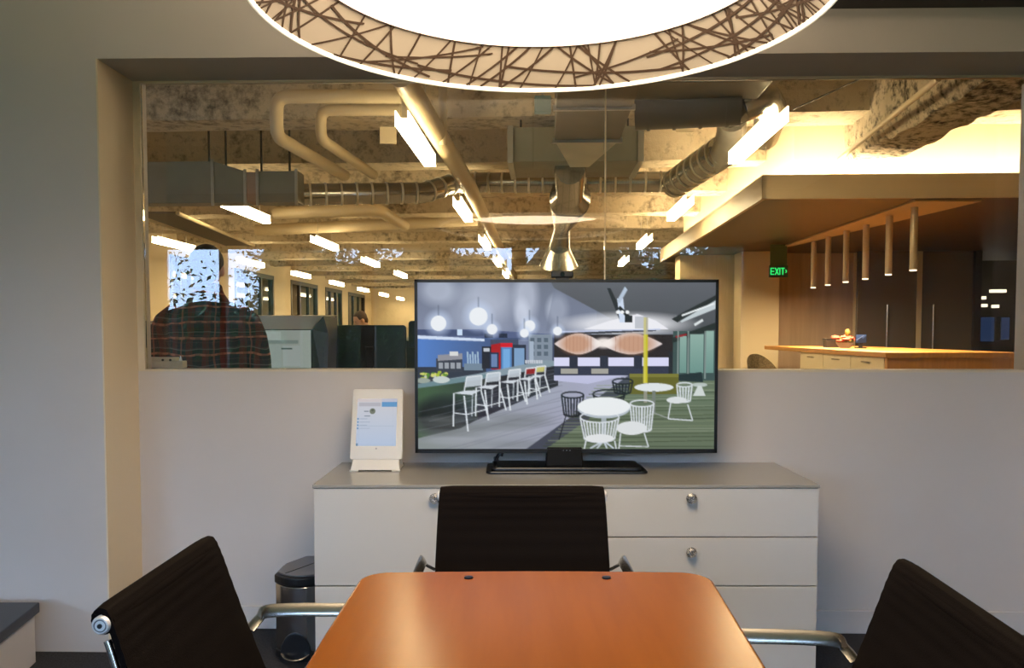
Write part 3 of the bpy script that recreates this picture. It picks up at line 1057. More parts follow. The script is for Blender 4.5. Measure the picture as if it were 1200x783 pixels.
# webcam
wp = at(659, 328, ty)
wc = thing('webcam', 'small black webcam clipped on top of the television', 'webcam', (wp.x, ty + 0.012, tz1))
MB().box(-0.042, 0.042, -0.012, 0.014, 0.006, 0.033).build('body', M_black, wc, 0.006, segs=3)
MB().tube([(0, -0.0115, 0.02), (0, -0.016, 0.02)], [0.009, 0.0085], 20).build('lens', mat('lens_glass', (0.01, 0.01, 0.015), 0.05), wc, smooth=True)
MB().box(-0.025, 0.025, -0.013, 0.03, 0.0, 0.006).box(-0.02, 0.02, 0.034, 0.04, -0.05, 0.006).box(-0.02, 0.02, 0.02, 0.04, 0.0, 0.005).build('clip', M_black, wc)

# ================================================================== TABLET IN STAND
tby = 3.10
tbc = at(441, 553, tby)
tab = thing('tablet_stand', 'white tablet in an upright white stand at the left end of the credenza', 'tablet', (tbc.x, tby, cz))
lean = Matrix.Translation((0, 0.0, 0.040)) @ Matrix.Rotation(math.radians(-14), 4, 'X')
LM = lean
wt, ht = 0.203, 0.274
fm = MB()
pr = round_rect(-wt / 2, wt / 2, 0.0, ht, 0.008)
n = len(pr)
vs = [LM @ Vector((x * (1 - 0.035 * y / ht), -0.009, y)) for x, y in pr] + [LM @ Vector((x * (1 - 0.035 * y / ht), 0.010, y)) for x, y in pr]
fm.add(vs, [tuple(range(n)), tuple(range(2 * n - 1, n - 1, -1))] + [(i, n + i, n + (i + 1) % n, (i + 1) % n) for i in range(n)])
fm.build('frame', M_white, tab, 0.003)
ct = Canvas(0, 0, 150, 195, ss=2, res=0.8)
ct.rect(0, 0, 150, 195, lerp2((222, 220, 226), (196, 212, 238), 'y', 0, 190))
ct.rect(0, 0, 100, 14, (225, 215, 216))
ct.rect(92, 14, 150, 34, (108, 164, 214))
ct.rect(92, 0, 150, 14, (206, 208, 226))
ct.rect(6, 16, 88, 32, (196, 194, 204))
ct.ell(58, 52, 11, 12, (128, 134, 120))
ct.ell(58, 48, 5, 5, (100, 104, 92))
ct.rect(26, 50, 44, 55, (150, 158, 170))
ct.rect(28, 70, 50, 74, (140, 152, 168))
for k in range(4):
    ct.rect(2, 80 + k * 13, 8, 87 + k * 13, (120, 160, 200))
    ct.rect(12, 82 + k * 13, 40 + 10 * (k % 2), 85 + k * 13, (176, 190, 212))
ct.rect(8, 112, 140, 113.5, (184, 198, 218))
ct.rect(0, 184, 8, 195, (120, 150, 180))
img = ct.down()
sx, sz0, sz1 = 0.078, 0.052, 0.236
TLp, TRp, BLp = LM @ Vector((-sx, -0.0096, sz1)), LM @ Vector((sx - 0.002, -0.0096, sz1)), LM @ Vector((-sx - 0.001, -0.0096, sz0))
screen('screen', img, TLp, TRp, BLp, screen_mat('tablet_picture', 0.78), tab)
hb = MB()
hb.tube([LM @ Vector((0, -0.009, 0.042)), LM @ Vector((0, -0.0108, 0.042))], 0.0035, 14)
hb.build('home_button', mat('button_grey', (0.4, 0.38, 0.36), 0.4), tab, smooth=True)
ft = MB().hexa([(-0.095, -0.03, 0.004), (0.095, -0.03, 0.004), (0.095, 0.085, 0.004), (-0.095, 0.085, 0.004),
                (-0.088, -0.004, 0.045), (0.088, -0.004, 0.045), (0.088, 0.05, 0.045), (-0.088, 0.05, 0.045)])
ft.build('base', M_white, tab, 0.004)
for s in (-1, 1):
    MB().box(s * 0.08 - 0.016, s * 0.08 + 0.016, -0.036, -0.022, 0, 0.006).build('foot', M_white, tab, 0.002)

# ================================================================== TRASH CAN
tcx0, tcx1 = -0.893, -0.69
tc = thing('trash_can', 'narrow steel step trash can with black lid beside the credenza', 'trash can', ((tcx0 + tcx1) / 2, 3.13, 0))
hw = (tcx1 - tcx0) / 2


def can_outline(k, grow=0.0):
    """flat sides and a bowed front, chamfered to a narrower back"""
    w = hw + grow
    P = []
    for i in range(13):
        a = -1 + 2 * i / 12
        P.append((w * a, -0.09 - grow - 0.058 * (1 - a * a)))
    P += [(w, 0.05), (w * 0.72, 0.148 + grow), (-w * 0.42, 0.148 + grow), (-w, 0.03)]
    return P


bd = MB().prism(can_outline(0), 0.03, 0.285)
bd.build('body', M_steel, tc, 0.006, smooth=True)
MB().prism(can_outline(0, 0.002), 0.0, 0.03).build('base', M_black, tc, 0.004)
MB().prism(can_outline(0, 0.003), 0.285, 0.318).build('lid_rim', M_black, tc, 0.006)
lid = MB().prism([(x * 0.93, y * 0.93 + 0.002) for x, y in can_outline(0)], 0.318, 0.325)
lid.build('lid', mat('lid_grey', (0.20, 0.20, 0.21), 0.3, 0.5), tc, 0.004)
MB().box(-0.002, 0.002, -0.12, 0.13, 0.325, 0.3262, Matrix.Rotation(-0.5, 4, 'Z')).build('lid_seam', M_black, tc)
ped = MB()
P = []
for i in range(13):
    a = PI * i / 12
    P.append((0.058 * math.cos(a) - 0.012, 0.008 + 0.105 * math.sin(a) ** 0.8))
vs = [(x, -0.152, z) for x, z in P] + [(x, -0.138, z) for x, z in P]
nn = len(P)
ped.add(vs, [tuple(range(nn)), tuple(range(2 * nn - 1, nn - 1, -1))] + [(i, nn + i, nn + (i + 1) % nn, (i + 1) % nn) for i in range(nn)])
ped.build('pedal_recess', M_black, tc, 0.003)
MB().tube(cat_rom([(-0.062, -0.15, 0.034), (-0.045, -0.17, 0.024), (-0.012, -0.18, 0.020), (0.02, -0.17, 0.024), (0.038, -0.15, 0.030)], 5), 0.006, 10, flat=0.6).build('pedal', M_chrome, tc, smooth=True)

# ================================================================== OFFICE BEYOND THE GLASS
A = math.radians(2.5)
ED = Vector((math.sin(A), math.cos(A), 0))
EL = Vector((math.cos(A), -math.sin(A), 0))
RO = Matrix(((EL.x, ED.x, 0, 0), (EL.y, ED.y, 0, 0), (0, 0, 1, 0), (0, 0, 0, 1)))   # office frame -> world


def off(l, d, z=0.0):
    return EL * l + ED * d + Vector((0, 0, z))


def toff(p):
    """world point -> office frame (l, d, z)"""
    p = Vector(p)
    return Vector((p.dot(EL), p.dot(ED), p.z))


def oat(px, py, Y):
    return toff(at(px, py, Y))


def obuild(mb, name, m, parent=None, bevel=0.0, smooth=False):
    """build a mesh given in the office frame"""
    o = mb.build(name, m, None, bevel, smooth)
    if parent is None:
        o.matrix_world = RO
    else:
        o.parent = parent
    return o


def othing(name, label, cat, group=None):
    o = thing(name, label, cat, (0, 0, 0), -A, group)
    return o


M_cream = mat('office_wall_paint', (0.66, 0.55, 0.36), 0.7)
M_conc = speckle_mat('office_slab', (0.66, 0.56, 0.40), (0.40, 0.31, 0.20), 5.0, 0.25, 0.62, 0.35)
M_beam = speckle_mat('beam_fireproofing', (0.62, 0.52, 0.36), (0.17, 0.14, 0.10), 9.0, 0.30, 0.52, 0.7)
M_girder = speckle_mat('girder_fireproofing', (0.64, 0.54, 0.38), (0.05, 0.042, 0.032), 13.0, 0.36, 0.54, 1.0)
M_ofloor = mat('office_carpet', (0.20, 0.17, 0.13), 0.95, noise=(30, 0.3, (1, 1, 1)))
M_pipe = mat('painted_pipe', (0.66, 0.54, 0.34), 0.45)
M_galv = mat('galvanised_duct', (0.52, 0.51, 0.46), 0.34, 0.7, noise=(4, 0.12, (1, 1, 1)))
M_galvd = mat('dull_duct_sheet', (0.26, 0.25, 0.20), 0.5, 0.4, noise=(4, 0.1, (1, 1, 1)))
M_spiral = mat('spiral_duct_sheet', (0.46, 0.45, 0.42), 0.22, 0.95)
M_seam = mat('duct_seam', (0.80, 0.76, 0.66), 0.4, 0.5)
M_lightw = emission_mat('office_light_glow', (1.0, 0.78, 0.42), 76.0)
M_lhouse = mat('light_housing', (0.55, 0.50, 0.42), 0.4)
OZ = 3.75
DL, DR, D0_, D1_ = -8.0, 11.0, 3.75, 37.0
struct(obuild(MB().box(DL - 0.2, DR + .2, 3.62, D1_, -0.1, 0), 'floor', M_ofloor), 'brown carpet floor of the office beyond the glass', 'floor')
struct(obuild(MB().box(DL - 0.2, DR + .2, 3.3, D1_, OZ, OZ + 0.15), 'ceiling', M_conc), 'rough exposed slab ceiling of the office', 'ceiling')
struct(obuild(MB().box(DL, DR, D1_, D1_ + .1, 0, OZ), 'wall_back', M_cream), 'far cream end wall of the office', 'wall')
struct(obuild(MB().box(DR, DR + .1, 3.3, D1_, 0, OZ), 'wall_right', M_cream), 'right side wall of the office behind the canopy', 'wall')
# the face of the meeting room box above its ceiling and beside it
struct(MB().box(-9.5, -5.15, 3.5, 3.62, 0, OZ).build('wall_front', M_cream), 'office wall left of the meeting room', 'wall')
struct(MB().box(-9.5, 12.5, 3.62, 3.74, CEIL - .2, OZ).build('wall_front_upper', M_cream), 'office wall above the meeting room', 'wall')
struct(MB().box(2.9, 12.5, 3.5, 3.62, 0, OZ).build('wall_front', M_cream), 'office wall right of the meeting room', 'wall')

# left office wall with dark windows
M_dkglass = mat('dusk_glass', (0.012, 0.014, 0.02), 0.04, spec=0.8)
M_dkframe = mat('dark_bronze_frame', (0.03, 0.024, 0.018), 0.4)
lw = MB()
dws = [(12.9, 15.6), (17.0, 18.6), (20.6, 23.6), (25.2, 28.2), (29.2, 31.6), (32.6, 35.6)]
ds = [3.62] + [e for w in dws for e in w] + [D1_]
for i in range(0, len(ds), 2):
    lw.box(DL - .2, DL, ds[i], ds[i + 1], 0, OZ)
for a_, b_ in dws:
    lw.box(DL - .2, DL, a_, b_, 0, .8).box(DL - .2, DL, a_, b_, 2.92, OZ)
struct(obuild(lw, 'wall_left', M_cream), 'cream office wall with dark windows in a row', 'wall')
for i, (a_, b_) in enumerate(dws):
    w = bpy.data.objects.new('window_%d' % (i + 2), None)
    COL.objects.link(w)
    w.rotation_euler = (0, 0, -A)
    struct(w, 'dark office window in the long cream left wall', 'window')
    fmb = MB().box(DL - .08, DL + .02, a_, a_ + .12, .8, 2.92).box(DL - .08, DL + .02, b_ - .12, b_, .8, 2.92).box(DL - .08, DL + .02, a_, b_, 2.8, 2.92).box(DL - .08, DL + .02, a_, b_, .8, .9)
    n_m = 3
    for k in range(1, n_m):
        x = a_ + (b_ - a_) * k / n_m
        fmb.box(DL - .08, DL + .0, x - .04, x + .04, .9, 2.8)
    obuild(fmb, 'frame', M_dkframe, w)
    obuild(MB().box(DL - .07, DL - .05, a_ + .1, b_ - .1, .88, 2.82), 'pane', M_dkglass, w)

# beams across the office
for k in range(15):
    d = 7.45 + 1.98 * k
    if d > 36:
        break
    obj_ = MB()
    nseg = 40
    rr = random.Random(100 + k)
    rings = []
    for i in range(nseg + 1):
        l = DL + (DR - DL) * i / nseg
        j = lambda s=0.02: rr.uniform(-s, s)
        rings.append([Vector((l, d + j(), OZ + .02)), Vector((l, d + j(), 3.42 + j())), Vector((l, d + .02 + j(.015), 3.21 + j(.012))), Vector((l, d + .46 + j(.015), 3.21 + j(.012))), Vector((l, d + .48 + j(), 3.42 + j())), Vector((l, d + .48 + j(), OZ + .02))])
    obj_.loft(rings)
    o = obuild(obj_, 'ceiling_beam', M_beam)
    struct(o, 'rough sprayed cross beam under the office ceiling', 'beam')
# the big speckled girder at upper right
ga = oat(1020, 189, 8.0)
gd = MB()
rr = random.Random(5)
rings = []
for i in range(31):
    t = i / 30
    d = 8.15 - 4.3 * t
    l = ga.x - 0.0 * t
    j = lambda s=0.03: rr.uniform(-s, s)
    wv = 0.26
    zb = ga.z
    rings.append([Vector((l - wv - .05, d, OZ + .02)), Vector((l - wv - .03 + j(.02), d, 3.45 + j(.02))), Vector((l - wv + j(.02), d, zb + .12 + j(.02))), Vector((l - wv + .05, d, zb + j(.025))), Vector((l + wv - .05, d, zb + j(.025))), Vector((l + wv + j(.02), d, zb + .12 + j())), Vector((l + wv + .02, d, 3.45 + j(.02))), Vector((l + wv + .05, d, OZ + .02))])
gd.loft(rings)
struct(obuild(gd, 'ceiling_girder', M_girder), 'thick speckled fireproofed girder at upper right of the window', 'beam')

# ------------------------------------------------------------------ linear lights, one grid through the office
def make_light():
    t = thing('linear_pendant_light', '', 'ceiling light', (0, 0, 0), -A, 'linear office lights')
    L, w, h = 1.44, 0.05, 0.105
    hs = MB().box(-w, -w + .008, -L / 2, L / 2, .012, h).box(w - .008, w, -L / 2, L / 2, .012, h).box(-w, w, -L / 2, L / 2, h * .42, h * .5)
    hs.build('housing', emission_mat('office_light_side_glow', (1.0, 0.80, 0.46), 9.0), t)
    MB().box(-w, w, -L / 2, L / 2, 0, .012).build('diffuser', M_lightw, t)
    for s in (-.45, .45):
        MB().tube([(0, s, h * .5), (0, s, OZ - 2.73)], 0.004, 6).build('rod', M_lhouse, t)
    return t


ordn = ['first', 'second', 'third', 'fourth', 'fifth', 'sixth', 'seventh', 'eighth', 'ninth']
rows = [(-1.04, range(0, 8), 'in the row left of the grey air box'),
        (-3.80, range(1, 9), 'in the row under the boxy left duct'),
        (-6.44, range(2, 9), 'in the row beside the dark windows'),
        (1.66, range(0, 4), 'in the row along the glowing canopy edge')]
lt0 = None
for l, ks, txt in rows:
    for i, k in enumerate(ks):
        p = off(l, 6.60 + 3.65 * k, 2.73)
        lab = ordn[i] + ' glowing light from the glass ' + txt
        if lt0 is None:
            lt0 = make_light()
            lt0['label'] = lab
            lt0.location = p
        else:
            copy_thing(lt0, lab, p)

# ------------------------------------------------------------------ pipes
def pipe(name, pts, r, label, cat='pipe', m=None, hang=()):
    P = []
    pts = [Vector(p) for p in pts]
    for i, p in enumerate(pts):     # round every corner
        if 0 < i < len(pts) - 1:
            a = (pts[i - 1] - p).normalized() * r * 1.9
            b = (pts[i + 1] - p).normalized() * r * 1.9
            for k in range(6):
                t = k / 5
                P.append(p + a * (1 - t) ** 2 + b * t ** 2)
        else:
            P.append(p)
    o = MB().tube(P, r, 16).build(name, m or M_pipe, None, smooth=True)
    tag(o, label, cat)
    return o


pipe('painted_pipe', [at(470, 113, 7.0), at(324, 113, 7.05), at(324, 160, 7.1), at(404, 206, 8.6)], 0.058, 'fat cream pipe turning down beside the left hangers')
pipe('painted_pipe', [at(470, 129, 7.3), at(376, 129, 7.35), at(376, 163, 7.4), at(438, 205, 8.6)], 0.050, 'cream pipe bending below the fatter pipe')
pipe('painted_pipe', [at(470, 88, 5.6), at(548, 215, 8.95), at(585, 290, 15.5), at(603, 325, 24)], 0.085, 'long cream pipe running back past the middle lights')
pipe('painted_pipe', [at(519, 100, 6.9), at(519, 170, 7.0)], 0.033, 'short cream drop pipe crossing the long diagonal pipe')
pipe('painted_pipe', [at(322, 250, 11.6), at(444, 246, 11.3), at(474, 265, 13.4)], 0.085, 'cream pipe running level beneath the silver duct')
pipe('painted_pipe', [at(300, 270, 14.5), at(560, 258, 14.2)], 0.10, 'thick cream level pipe behind the second middle light')
pipe('thin_conduit', [at(984, 186, 7.9), at(1100, 92, 5.6)], 0.022, 'thin cream conduit slanting before the speckled girder', 'conduit')
pipe('hanging_cable', [at(930, 128, 6.9), at(1040, 78, 5.4)], 0.007, 'thin dark cable sagging near the first canopy light', 'cable', M_black)

# ------------------------------------------------------------------ left rectangular duct with reducer, spiral duct
dct = othing('rectangular_duct', 'boxy grey sheet metal duct at the left of the ceiling', 'duct')
q0, q1 = oat(150, 190, 8.6), oat(252, 238.5, 8.6)
r0, r1 = oat(290, 202, 8.6), oat(352, 238.5, 8.6)
dd0, dd1 = q0.y, q0.y + .22


def dbox(l0, l1, z0, z1, z0b=None, z1b=None, da=None, db=None):
    a_, b_ = (dd0 if da is None else da), (dd1 if db is None else db)
    z0b = z0 if z0b is None else z0b
    z1b = z1 if z1b is None else z1b
    return MB().hexa([(l0, a_, z0), (l1, a_, z0b), (l1, b_, z0b), (l0, b_, z0), (l0, a_, z1), (l1, a_, z1b), (l1, b_, z1b), (l0, b_, z1)])


obuild(dbox(q0.x - 1.6, q1.x, q1.z, q0.z), 'body', M_galvd, dct)
obuild(dbox(q1.x, r0.x, q1.z, q0.z, r1.z, r0.z), 'reducer', M_galvd, dct)
obuild(dbox(r0.x, r0.x + .12, r1.z + .01, r0.z - .01), 'flexible_collar', mat('canvas_collar', (0.40, 0.28, 0.20), 0.8), dct)
obuild(dbox(r0.x + .12, r1.x, r1.z, r0.z), 'outlet_box', M_galvd, dct)
fl = MB()
for l in (q1.x - .02, r0.x - .02, r0.x + .11, r1.x - .03):
    fl.box(l, l + .03, dd0 - .015, dd0, r1.z - .03, (q0.z if l < q1.x else r0.z) + .02)
obuild(fl, 'flange', M_galv, dct)
for l in (q1.x - .06, q1.x + .12, r1.x - .1, r1.x - .4):
    obuild(MB().tube([(l, dd0 + .05, r0.z), (l, dd0 + .05, OZ)], .012, 8), 'hanger_rod', M_dkframe, dct)


def spiral(name, P, r, label, m=M_spiral, rib=0.155):
    t = thing(name, label, 'duct')
    P = [Vector(p) for p in P]
    MB().tube(P, r, 24).build('body', m, t, smooth=True)
    for a, b in zip(P, P[1:]):
        L = (b - a).length
        n_ = int(L / rib)
        for k in range(n_):
            c = a + (b - a) * ((k + .5) / n_)
            dn = (b - a).normalized()
            MB().tube([c - dn * .011, c + dn * .011], r + .009, 24).build('seam', M_seam if m == M_spiral else m, t, smooth=True)
    return t


spiral('spiral_duct', [at(354, 228, 8.86), at(496, 226, 9.25), at(534, 214, 9.6), at(660, 214, 9.5), at(800, 213, 9.4)], 0.116, 'long round silver spiral duct crossing the ceiling')
spiral('hanging_spiral_duct', [at(790, 216, 8.9), at(848, 176, 7.8)], 0.15, 'silver round duct slanting up at the right of the grey box')
pipe('duct_elbow', [at(848, 182, 7.7), at(856, 168, 7.55), at(858, 152, 7.4), at(858, 138, 7.15)], 0.13, 'dull round elbow duct beside the first canopy light', 'duct', M_galv)
sd = spiral('round_duct', [at(745, 125, 5.9), at(868, 119, 5.75)], 0.165, 'dark round duct under the lamp rim at upper right', mat('dark_duct', (0.13, 0.12, 0.095), 0.4, 0.7))
pipe('silver_elbow', [at(872, 122, 5.8), at(893, 112, 5.75), at(905, 130, 6.4), at(896, 160, 7.2)], 0.12, 'shiny duct elbow behind the first canopy light', 'duct', M_spiral)
tag(obuild(MB().box(*sorted((oat(745, 80, 5.3).x, oat(905, 80, 5.3).x)), oat(745, 80, 5.3).y, oat(745, 80, 5.3).y + .4, oat(745, 97, 5.3).z, oat(745, 60, 5.3).z), 'flat_duct', M_galvd, None, .01), 'flat grey duct just below the window header at upper right', 'duct')

# central air handling box
b0, b1 = oat(596, 149, 7.3), oat(752, 190, 7.3)
ah = othing('air_handling_box', 'big grey air box hanging in the middle of the ceiling', 'air unit')
obuild(MB().box(b0.x, b1.x, b0.y, b0.y + .75, b1.z, b0.z), 'body', M_galvd, ah, .008)
obuild(MB().box(b0.x - .01, b0.x + .04, b0.y - .02, b0.y + .77, b1.z - .01, b0.z + .01).box(b1.x - .04, b1.x + .01, b0.y - .02, b0.y + .77, b1.z - .01, b0.z + .01), 'flange', M_galv, ah)
for l in (b0.x + .1, b1.x - .1):
    obuild(MB().tube([(l, b0.y + .3, b0.z), (l, b0.y + .3, OZ)], .01, 8), 'hanger_rod', M_dkframe, ah)
fd = othing('hanging_duct', 'brown rectangular duct coming forward under the grey air box', 'duct')
e0, e1 = oat(650, 165, 6.3), oat(726, 165, 6.3)
M_browns = mat('brown_duct_sheet', (0.15, 0.125, 0.085), 0.42, 0.6, noise=(5, .15, (1, 1, 1)))  # dark brown sheet metal, slightly mottled
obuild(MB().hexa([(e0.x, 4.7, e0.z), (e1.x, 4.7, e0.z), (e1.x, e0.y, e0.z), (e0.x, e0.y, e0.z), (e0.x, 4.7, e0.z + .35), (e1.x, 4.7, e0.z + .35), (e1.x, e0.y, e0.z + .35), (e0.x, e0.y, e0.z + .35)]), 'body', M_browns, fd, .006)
f0, f1 = oat(668, 196, 7.1), oat(690, 196, 7.1)
obuild(MB().hexa([(e0.x, e0.y, e0.z), (e1.x, e0.y, e0.z), (f1.x, f0.y, f0.z), (f0.x, f0.y, f0.z), (e0.x, e0.y, e0.z + .3), (e1.x, e0.y, e0.z + .3), (f1.x, f0.y, f0.z + .12), (f0.x, f0.y, f0.z + .12)]), 'transition', M_galv, fd)
obuild(MB().box(e0.x - .02, e1.x + .02, e0.y - .02, e0.y + .02, e0.z - .02, e0.z + .02).box(e0.x - .02, e1.x + .02, 5.4, 5.43, e0.z - .015, e0.z + .02), 'flange', M_galv, fd)
fx = thing('flexible_duct', 'ribbed silver flexible duct with flared end behind the grey box', 'duct')
a_, b_ = at(668, 199, 7.45), at(668, 243, 9.0)
a_.z = b_.z = 2.72
P, Rr = [], []
for i in range(61):
    t = i / 60
    P.append(a_ + (b_ - a_) * t)
    Rr.append(.135 + .010 * (i % 2) + (.0 if t < .8 else (t - .8) * .45))
MB().tube(P, Rr, 20).build('body', M_spiral, fx, smooth=True)
c_ = b_ + Vector((0, .05, -.02))
MB().tube([c_, c_ + Vector((0, .35, -.05)), c_ + Vector((0, 1.3, -.12)), c_ + Vector((0, 1.9, -.3)), c_ + Vector((0, 2.0, -.55))], [.225, .19, .10, .14, .26], 20).build('flared_outlet', M_spiral, fx, smooth=True)
jb = thing('junction_box', 'small pale blue junction box above the grey air box', 'junction box', at(636, 123, 7.0))
MB().box(-.07, .07, -.04, .04, -.07, .07).build('body', mat('blue_cover', (0.22, 0.34, 0.36), 0.5), jb, .005)
MB().tube([(0.0, 0, .07), (0.0, 0, OZ - jb.location.z)], .012, 8).build('conduit', M_galv, jb)
for i, (px_, py_, lab) in enumerate(((455, 159, 'square cream access plate left of the first middle light'), (802, 145, 'square cream access plate right of the grey air box'))):
    p = at(px_, py_, 7.44)
    o = MB().box(-.075, .075, -.02, .0, -.075, .075).build('access_plate', M_cream, None, .003)  # closed access plate without vent slots
    o.location = p
    tag(o, lab, 'plate')
# long tray at left with bright edges
tr_ = thing('cable_tray', 'dark slanted cable tray with bright edges above the man', 'cable tray')
a_, b_ = at(182, 250, 9.4), at(280, 288, 14.0)
sd_ = Vector((.26, -.01, 0))
MB().hexa([a_ - sd_, a_ + sd_, b_ + sd_, b_ - sd_, a_ - sd_ + Vector((0, 0, .02)), a_ + sd_ + Vector((0, 0, .02)), b_ + sd_ + Vector((0, 0, .02)), b_ - sd_ + Vector((0, 0, .02))]).build('tray', mat('tray_dark', (0.16, 0.13, 0.10), 0.6), tr_)
for s in (-1, 1):
    MB().tube([a_ + sd_ * s, b_ + sd_ * s], .025, 8).build('edge_rail', M_pipe, tr_)

# ------------------------------------------------------------------ canopy with glowing cove
CZ0, CZ1 = 2.53, 2.76
cf = oat(893, 235, 7.9)
cp = othing('kitchen_canopy', 'large dropped kitchen canopy with dark soffit and glowing top edge', 'canopy')
M_fascia = mat('canopy_fascia', (0.62, 0.50, 0.33), 0.5)
M_soffit = wood_mat('dark_soffit_wood', (0.060, 0.034, 0.017), (0.085, 0.05, 0.026), 0.4, (1, 40, 1))
CL0, CD0, CL1, CD1 = cf.x, cf.y, 10.9, 15.0
obuild(MB().box(CL0, CL1, CD0, CD0 + .04, CZ0, CZ1).box(CL0, CL0 + .04, CD0, CD1, CZ0, CZ1), 'fascia', M_fascia, cp)
obuild(MB().box(CL0 + .04, CL1, CD0 + .04, CD1, CZ0 + .01, CZ0 + .05), 'soffit', M_soffit, cp)
tri = [oat(1072, 238.5, 7.98), oat(1150, 238.5, 7.98), oat(926, 290, 12.1), oat(918, 289, 12.1)]
obuild(MB().prism([(p.x, p.y) for p in tri], CZ0 - .012, CZ0 + .008), 'pendant_panel', mat('pale_soffit_panel', (.62, .46, .27), .5), cp)
obuild(MB().box(CL0 + .42, CL1, CD0 + .42, CD1, CZ0 + .12, OZ - .02), 'bulkhead', M_cream, cp)
obuild(MB().box(CL0 + .06, CL1 - .1, CD0 + .10, CD0 + .14, CZ1 - .06, CZ1 - .03).box(CL0 + .10, CL0 + .14, CD0 + .2, CD1 - .1, CZ1 - .06, CZ1 - .03), 'cove_light', emission_mat('cove_glow', (1.0, .80, .48), 130.0), cp)
# pendants
pt0 = None
pl_pts = [(1070, 318), (1041, 323), (1014, 328), (991, 331.5), (970, 335), (953, 338)]
for i, (px_, py_) in enumerate(pl_pts):
    Yp = 950 * .64 / (py_ - 391) * -1
    b = at(px_, py_, Yp)
    lab = ['closest of the six slim tube pendants above the counter, at the right end', 'second tube pendant from the right end above the counter', 'third tube pendant from the right end above the counter',
           'third tube pendant from the wall end above the counter, over the flowers', 'second tube pendant from the left end above the counter', 'farthest slim tube pendant, at the left end above the counter'][i]
    if pt0 is None:
        pt0 = thing('tube_pendant', lab, 'pendant light', (b.x, b.y, 1.87), 0, 'tube pendants above the counter')
        MB().tube([(0, 0, .012), (0, 0, CZ0 - .012 - 1.87)], .036, 20).build('tube', mat('brass_tube', (0.62, 0.50, 0.33), 0.35, 0.3), pt0, smooth=True)
        MB().tube([(0, 0, 0), (0, 0, .012)], .034, 20).build('lens', emission_mat('pendant_lens_glow', (1, .8, .5), 3.0), pt0, smooth=True)
        ld = bpy.data.lights.new('bulb', 'AREA')
        ld.shape = 'DISK'
        ld.size = .066
        ld.energy = 34
        ld.color = (1, .74, .42)
        lo_ = bpy.data.objects.new('bulb', ld)
        COL.objects.link(lo_)
        lo_.location = (0, 0, -.004)
        lo_.parent = pt0
    else:
        copy_thing(pt0, lab, (b.x, b.y, 1.87))

# walls and doors beneath the canopy
M_panel = mat('brown_mirror_panel', (0.44, 0.32, 0.22), 0.3, 0.0, noise=(2, .12, (6, 6, .4)))
M_doorp = mat('smoked_door', (0.125, 0.095, 0.060), 0.25)
M_colm = wood_mat('pale_oak_veneer', (0.58, 0.46, 0.28), (0.66, 0.53, 0.33), 0.5, (22, 22, .6))


def pxwall(name, x0, x1, Y, dep, z0, z1, m, parent=None):
    a_, b_ = oat(x0, 391, Y), oat(x1, 391, Y)
    return obuild(MB().box(a_.x, b_.x, a_.y, a_.y + dep, z0, z1), name, m, parent, .006)


struct(pxwall('column', 796, 868, 13.6, .5, 0, CZ0 + .01, M_colm), 'pale oak clad column right of the television', 'column')
struct(pxwall('column', 868, 912, 13.0, .5, 0, CZ0 + .01, M_cream), 'bright cream pier behind the wicker chair', 'column')
struct(pxwall('wall_back', 912, 1004, 13.3, .12, 0, CZ0 + .01, M_panel), 'brown reflective wall panel behind the flowers', 'wall')
struct(pxwall('trim_2', 1000, 1004, 13.2, .14, 0, CZ0 + .01, M_pipe), 'thin pale edge strip beside the smoked door', 'trim')
for i, (x0, x1, hx, lab) in enumerate(((1004, 1074, 1040, 'dark smoked door with tall bar handle behind the counter'), (1079, 1141, 1094, 'dark smoked door nearest the right window frame'))):
    d = bpy.data.objects.new('door_%d' % (i + 1), None)
    COL.objects.link(d)
    d.rotation_euler = (0, 0, -A)
    struct(d, lab, 'door')
    pxwall('leaf', x0, x1, 13.0, .06, 0, CZ0 + .01, M_doorp, d)
    h0 = oat(hx, 357, 12.93)
    obuild(MB().tube([(h0.x, h0.y, .75), (h0.x, h0.y, h0.z)], .016, 12).tube([(h0.x, h0.y, h0.z - .1), (h0.x, h0.y + .1, h0.z - .1)], .01, 8).tube([(h0.x, h0.y, .85), (h0.x, h0.y + .1, .85)], .01, 8), 'handle', M_steel, d, smooth=True)
struct(pxwall('trim_3', 1073.5, 1079.5, 12.95, .12, 0, CZ0 + .01, M_pipe), 'pale upright strip between the two smoked doors', 'trim')
struct(pxwall('column', 1141, 1149, 12.9, .3, 0, CZ0 + .01, M_darktrim), 'dark post beside the last smoked door', 'column')
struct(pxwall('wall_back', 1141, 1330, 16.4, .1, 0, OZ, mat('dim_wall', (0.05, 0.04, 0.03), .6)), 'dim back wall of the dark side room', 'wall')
for i, (px_, py_, w_, h_, lab) in enumerate(((1157, 386, .26, .48, 'tall blue glowing screen in the dark side room'), (1178, 385, .16, .44, 'narrow blue glowing screen beside the taller one at right'))):
    p = oat(px_, py_, 16.2)
    t = othing('wall_screen', lab, 'screen', 'blue screens in the side room')
    obuild(MB().box(p.x - w_ / 2 - .02, p.x + w_ / 2 + .02, p.y, p.y + .16, p.z - h_ / 2 - .02, p.z + h_ / 2 + .02), 'frame', M_black, t)
    obuild(MB().box(p.x - w_ / 2, p.x + w_ / 2, p.y - .005, p.y, p.z - h_ / 2, p.z + h_ / 2), 'panel', emission_mat('blue_screen_%d' % i, (.06, .12, .30), .22), t)
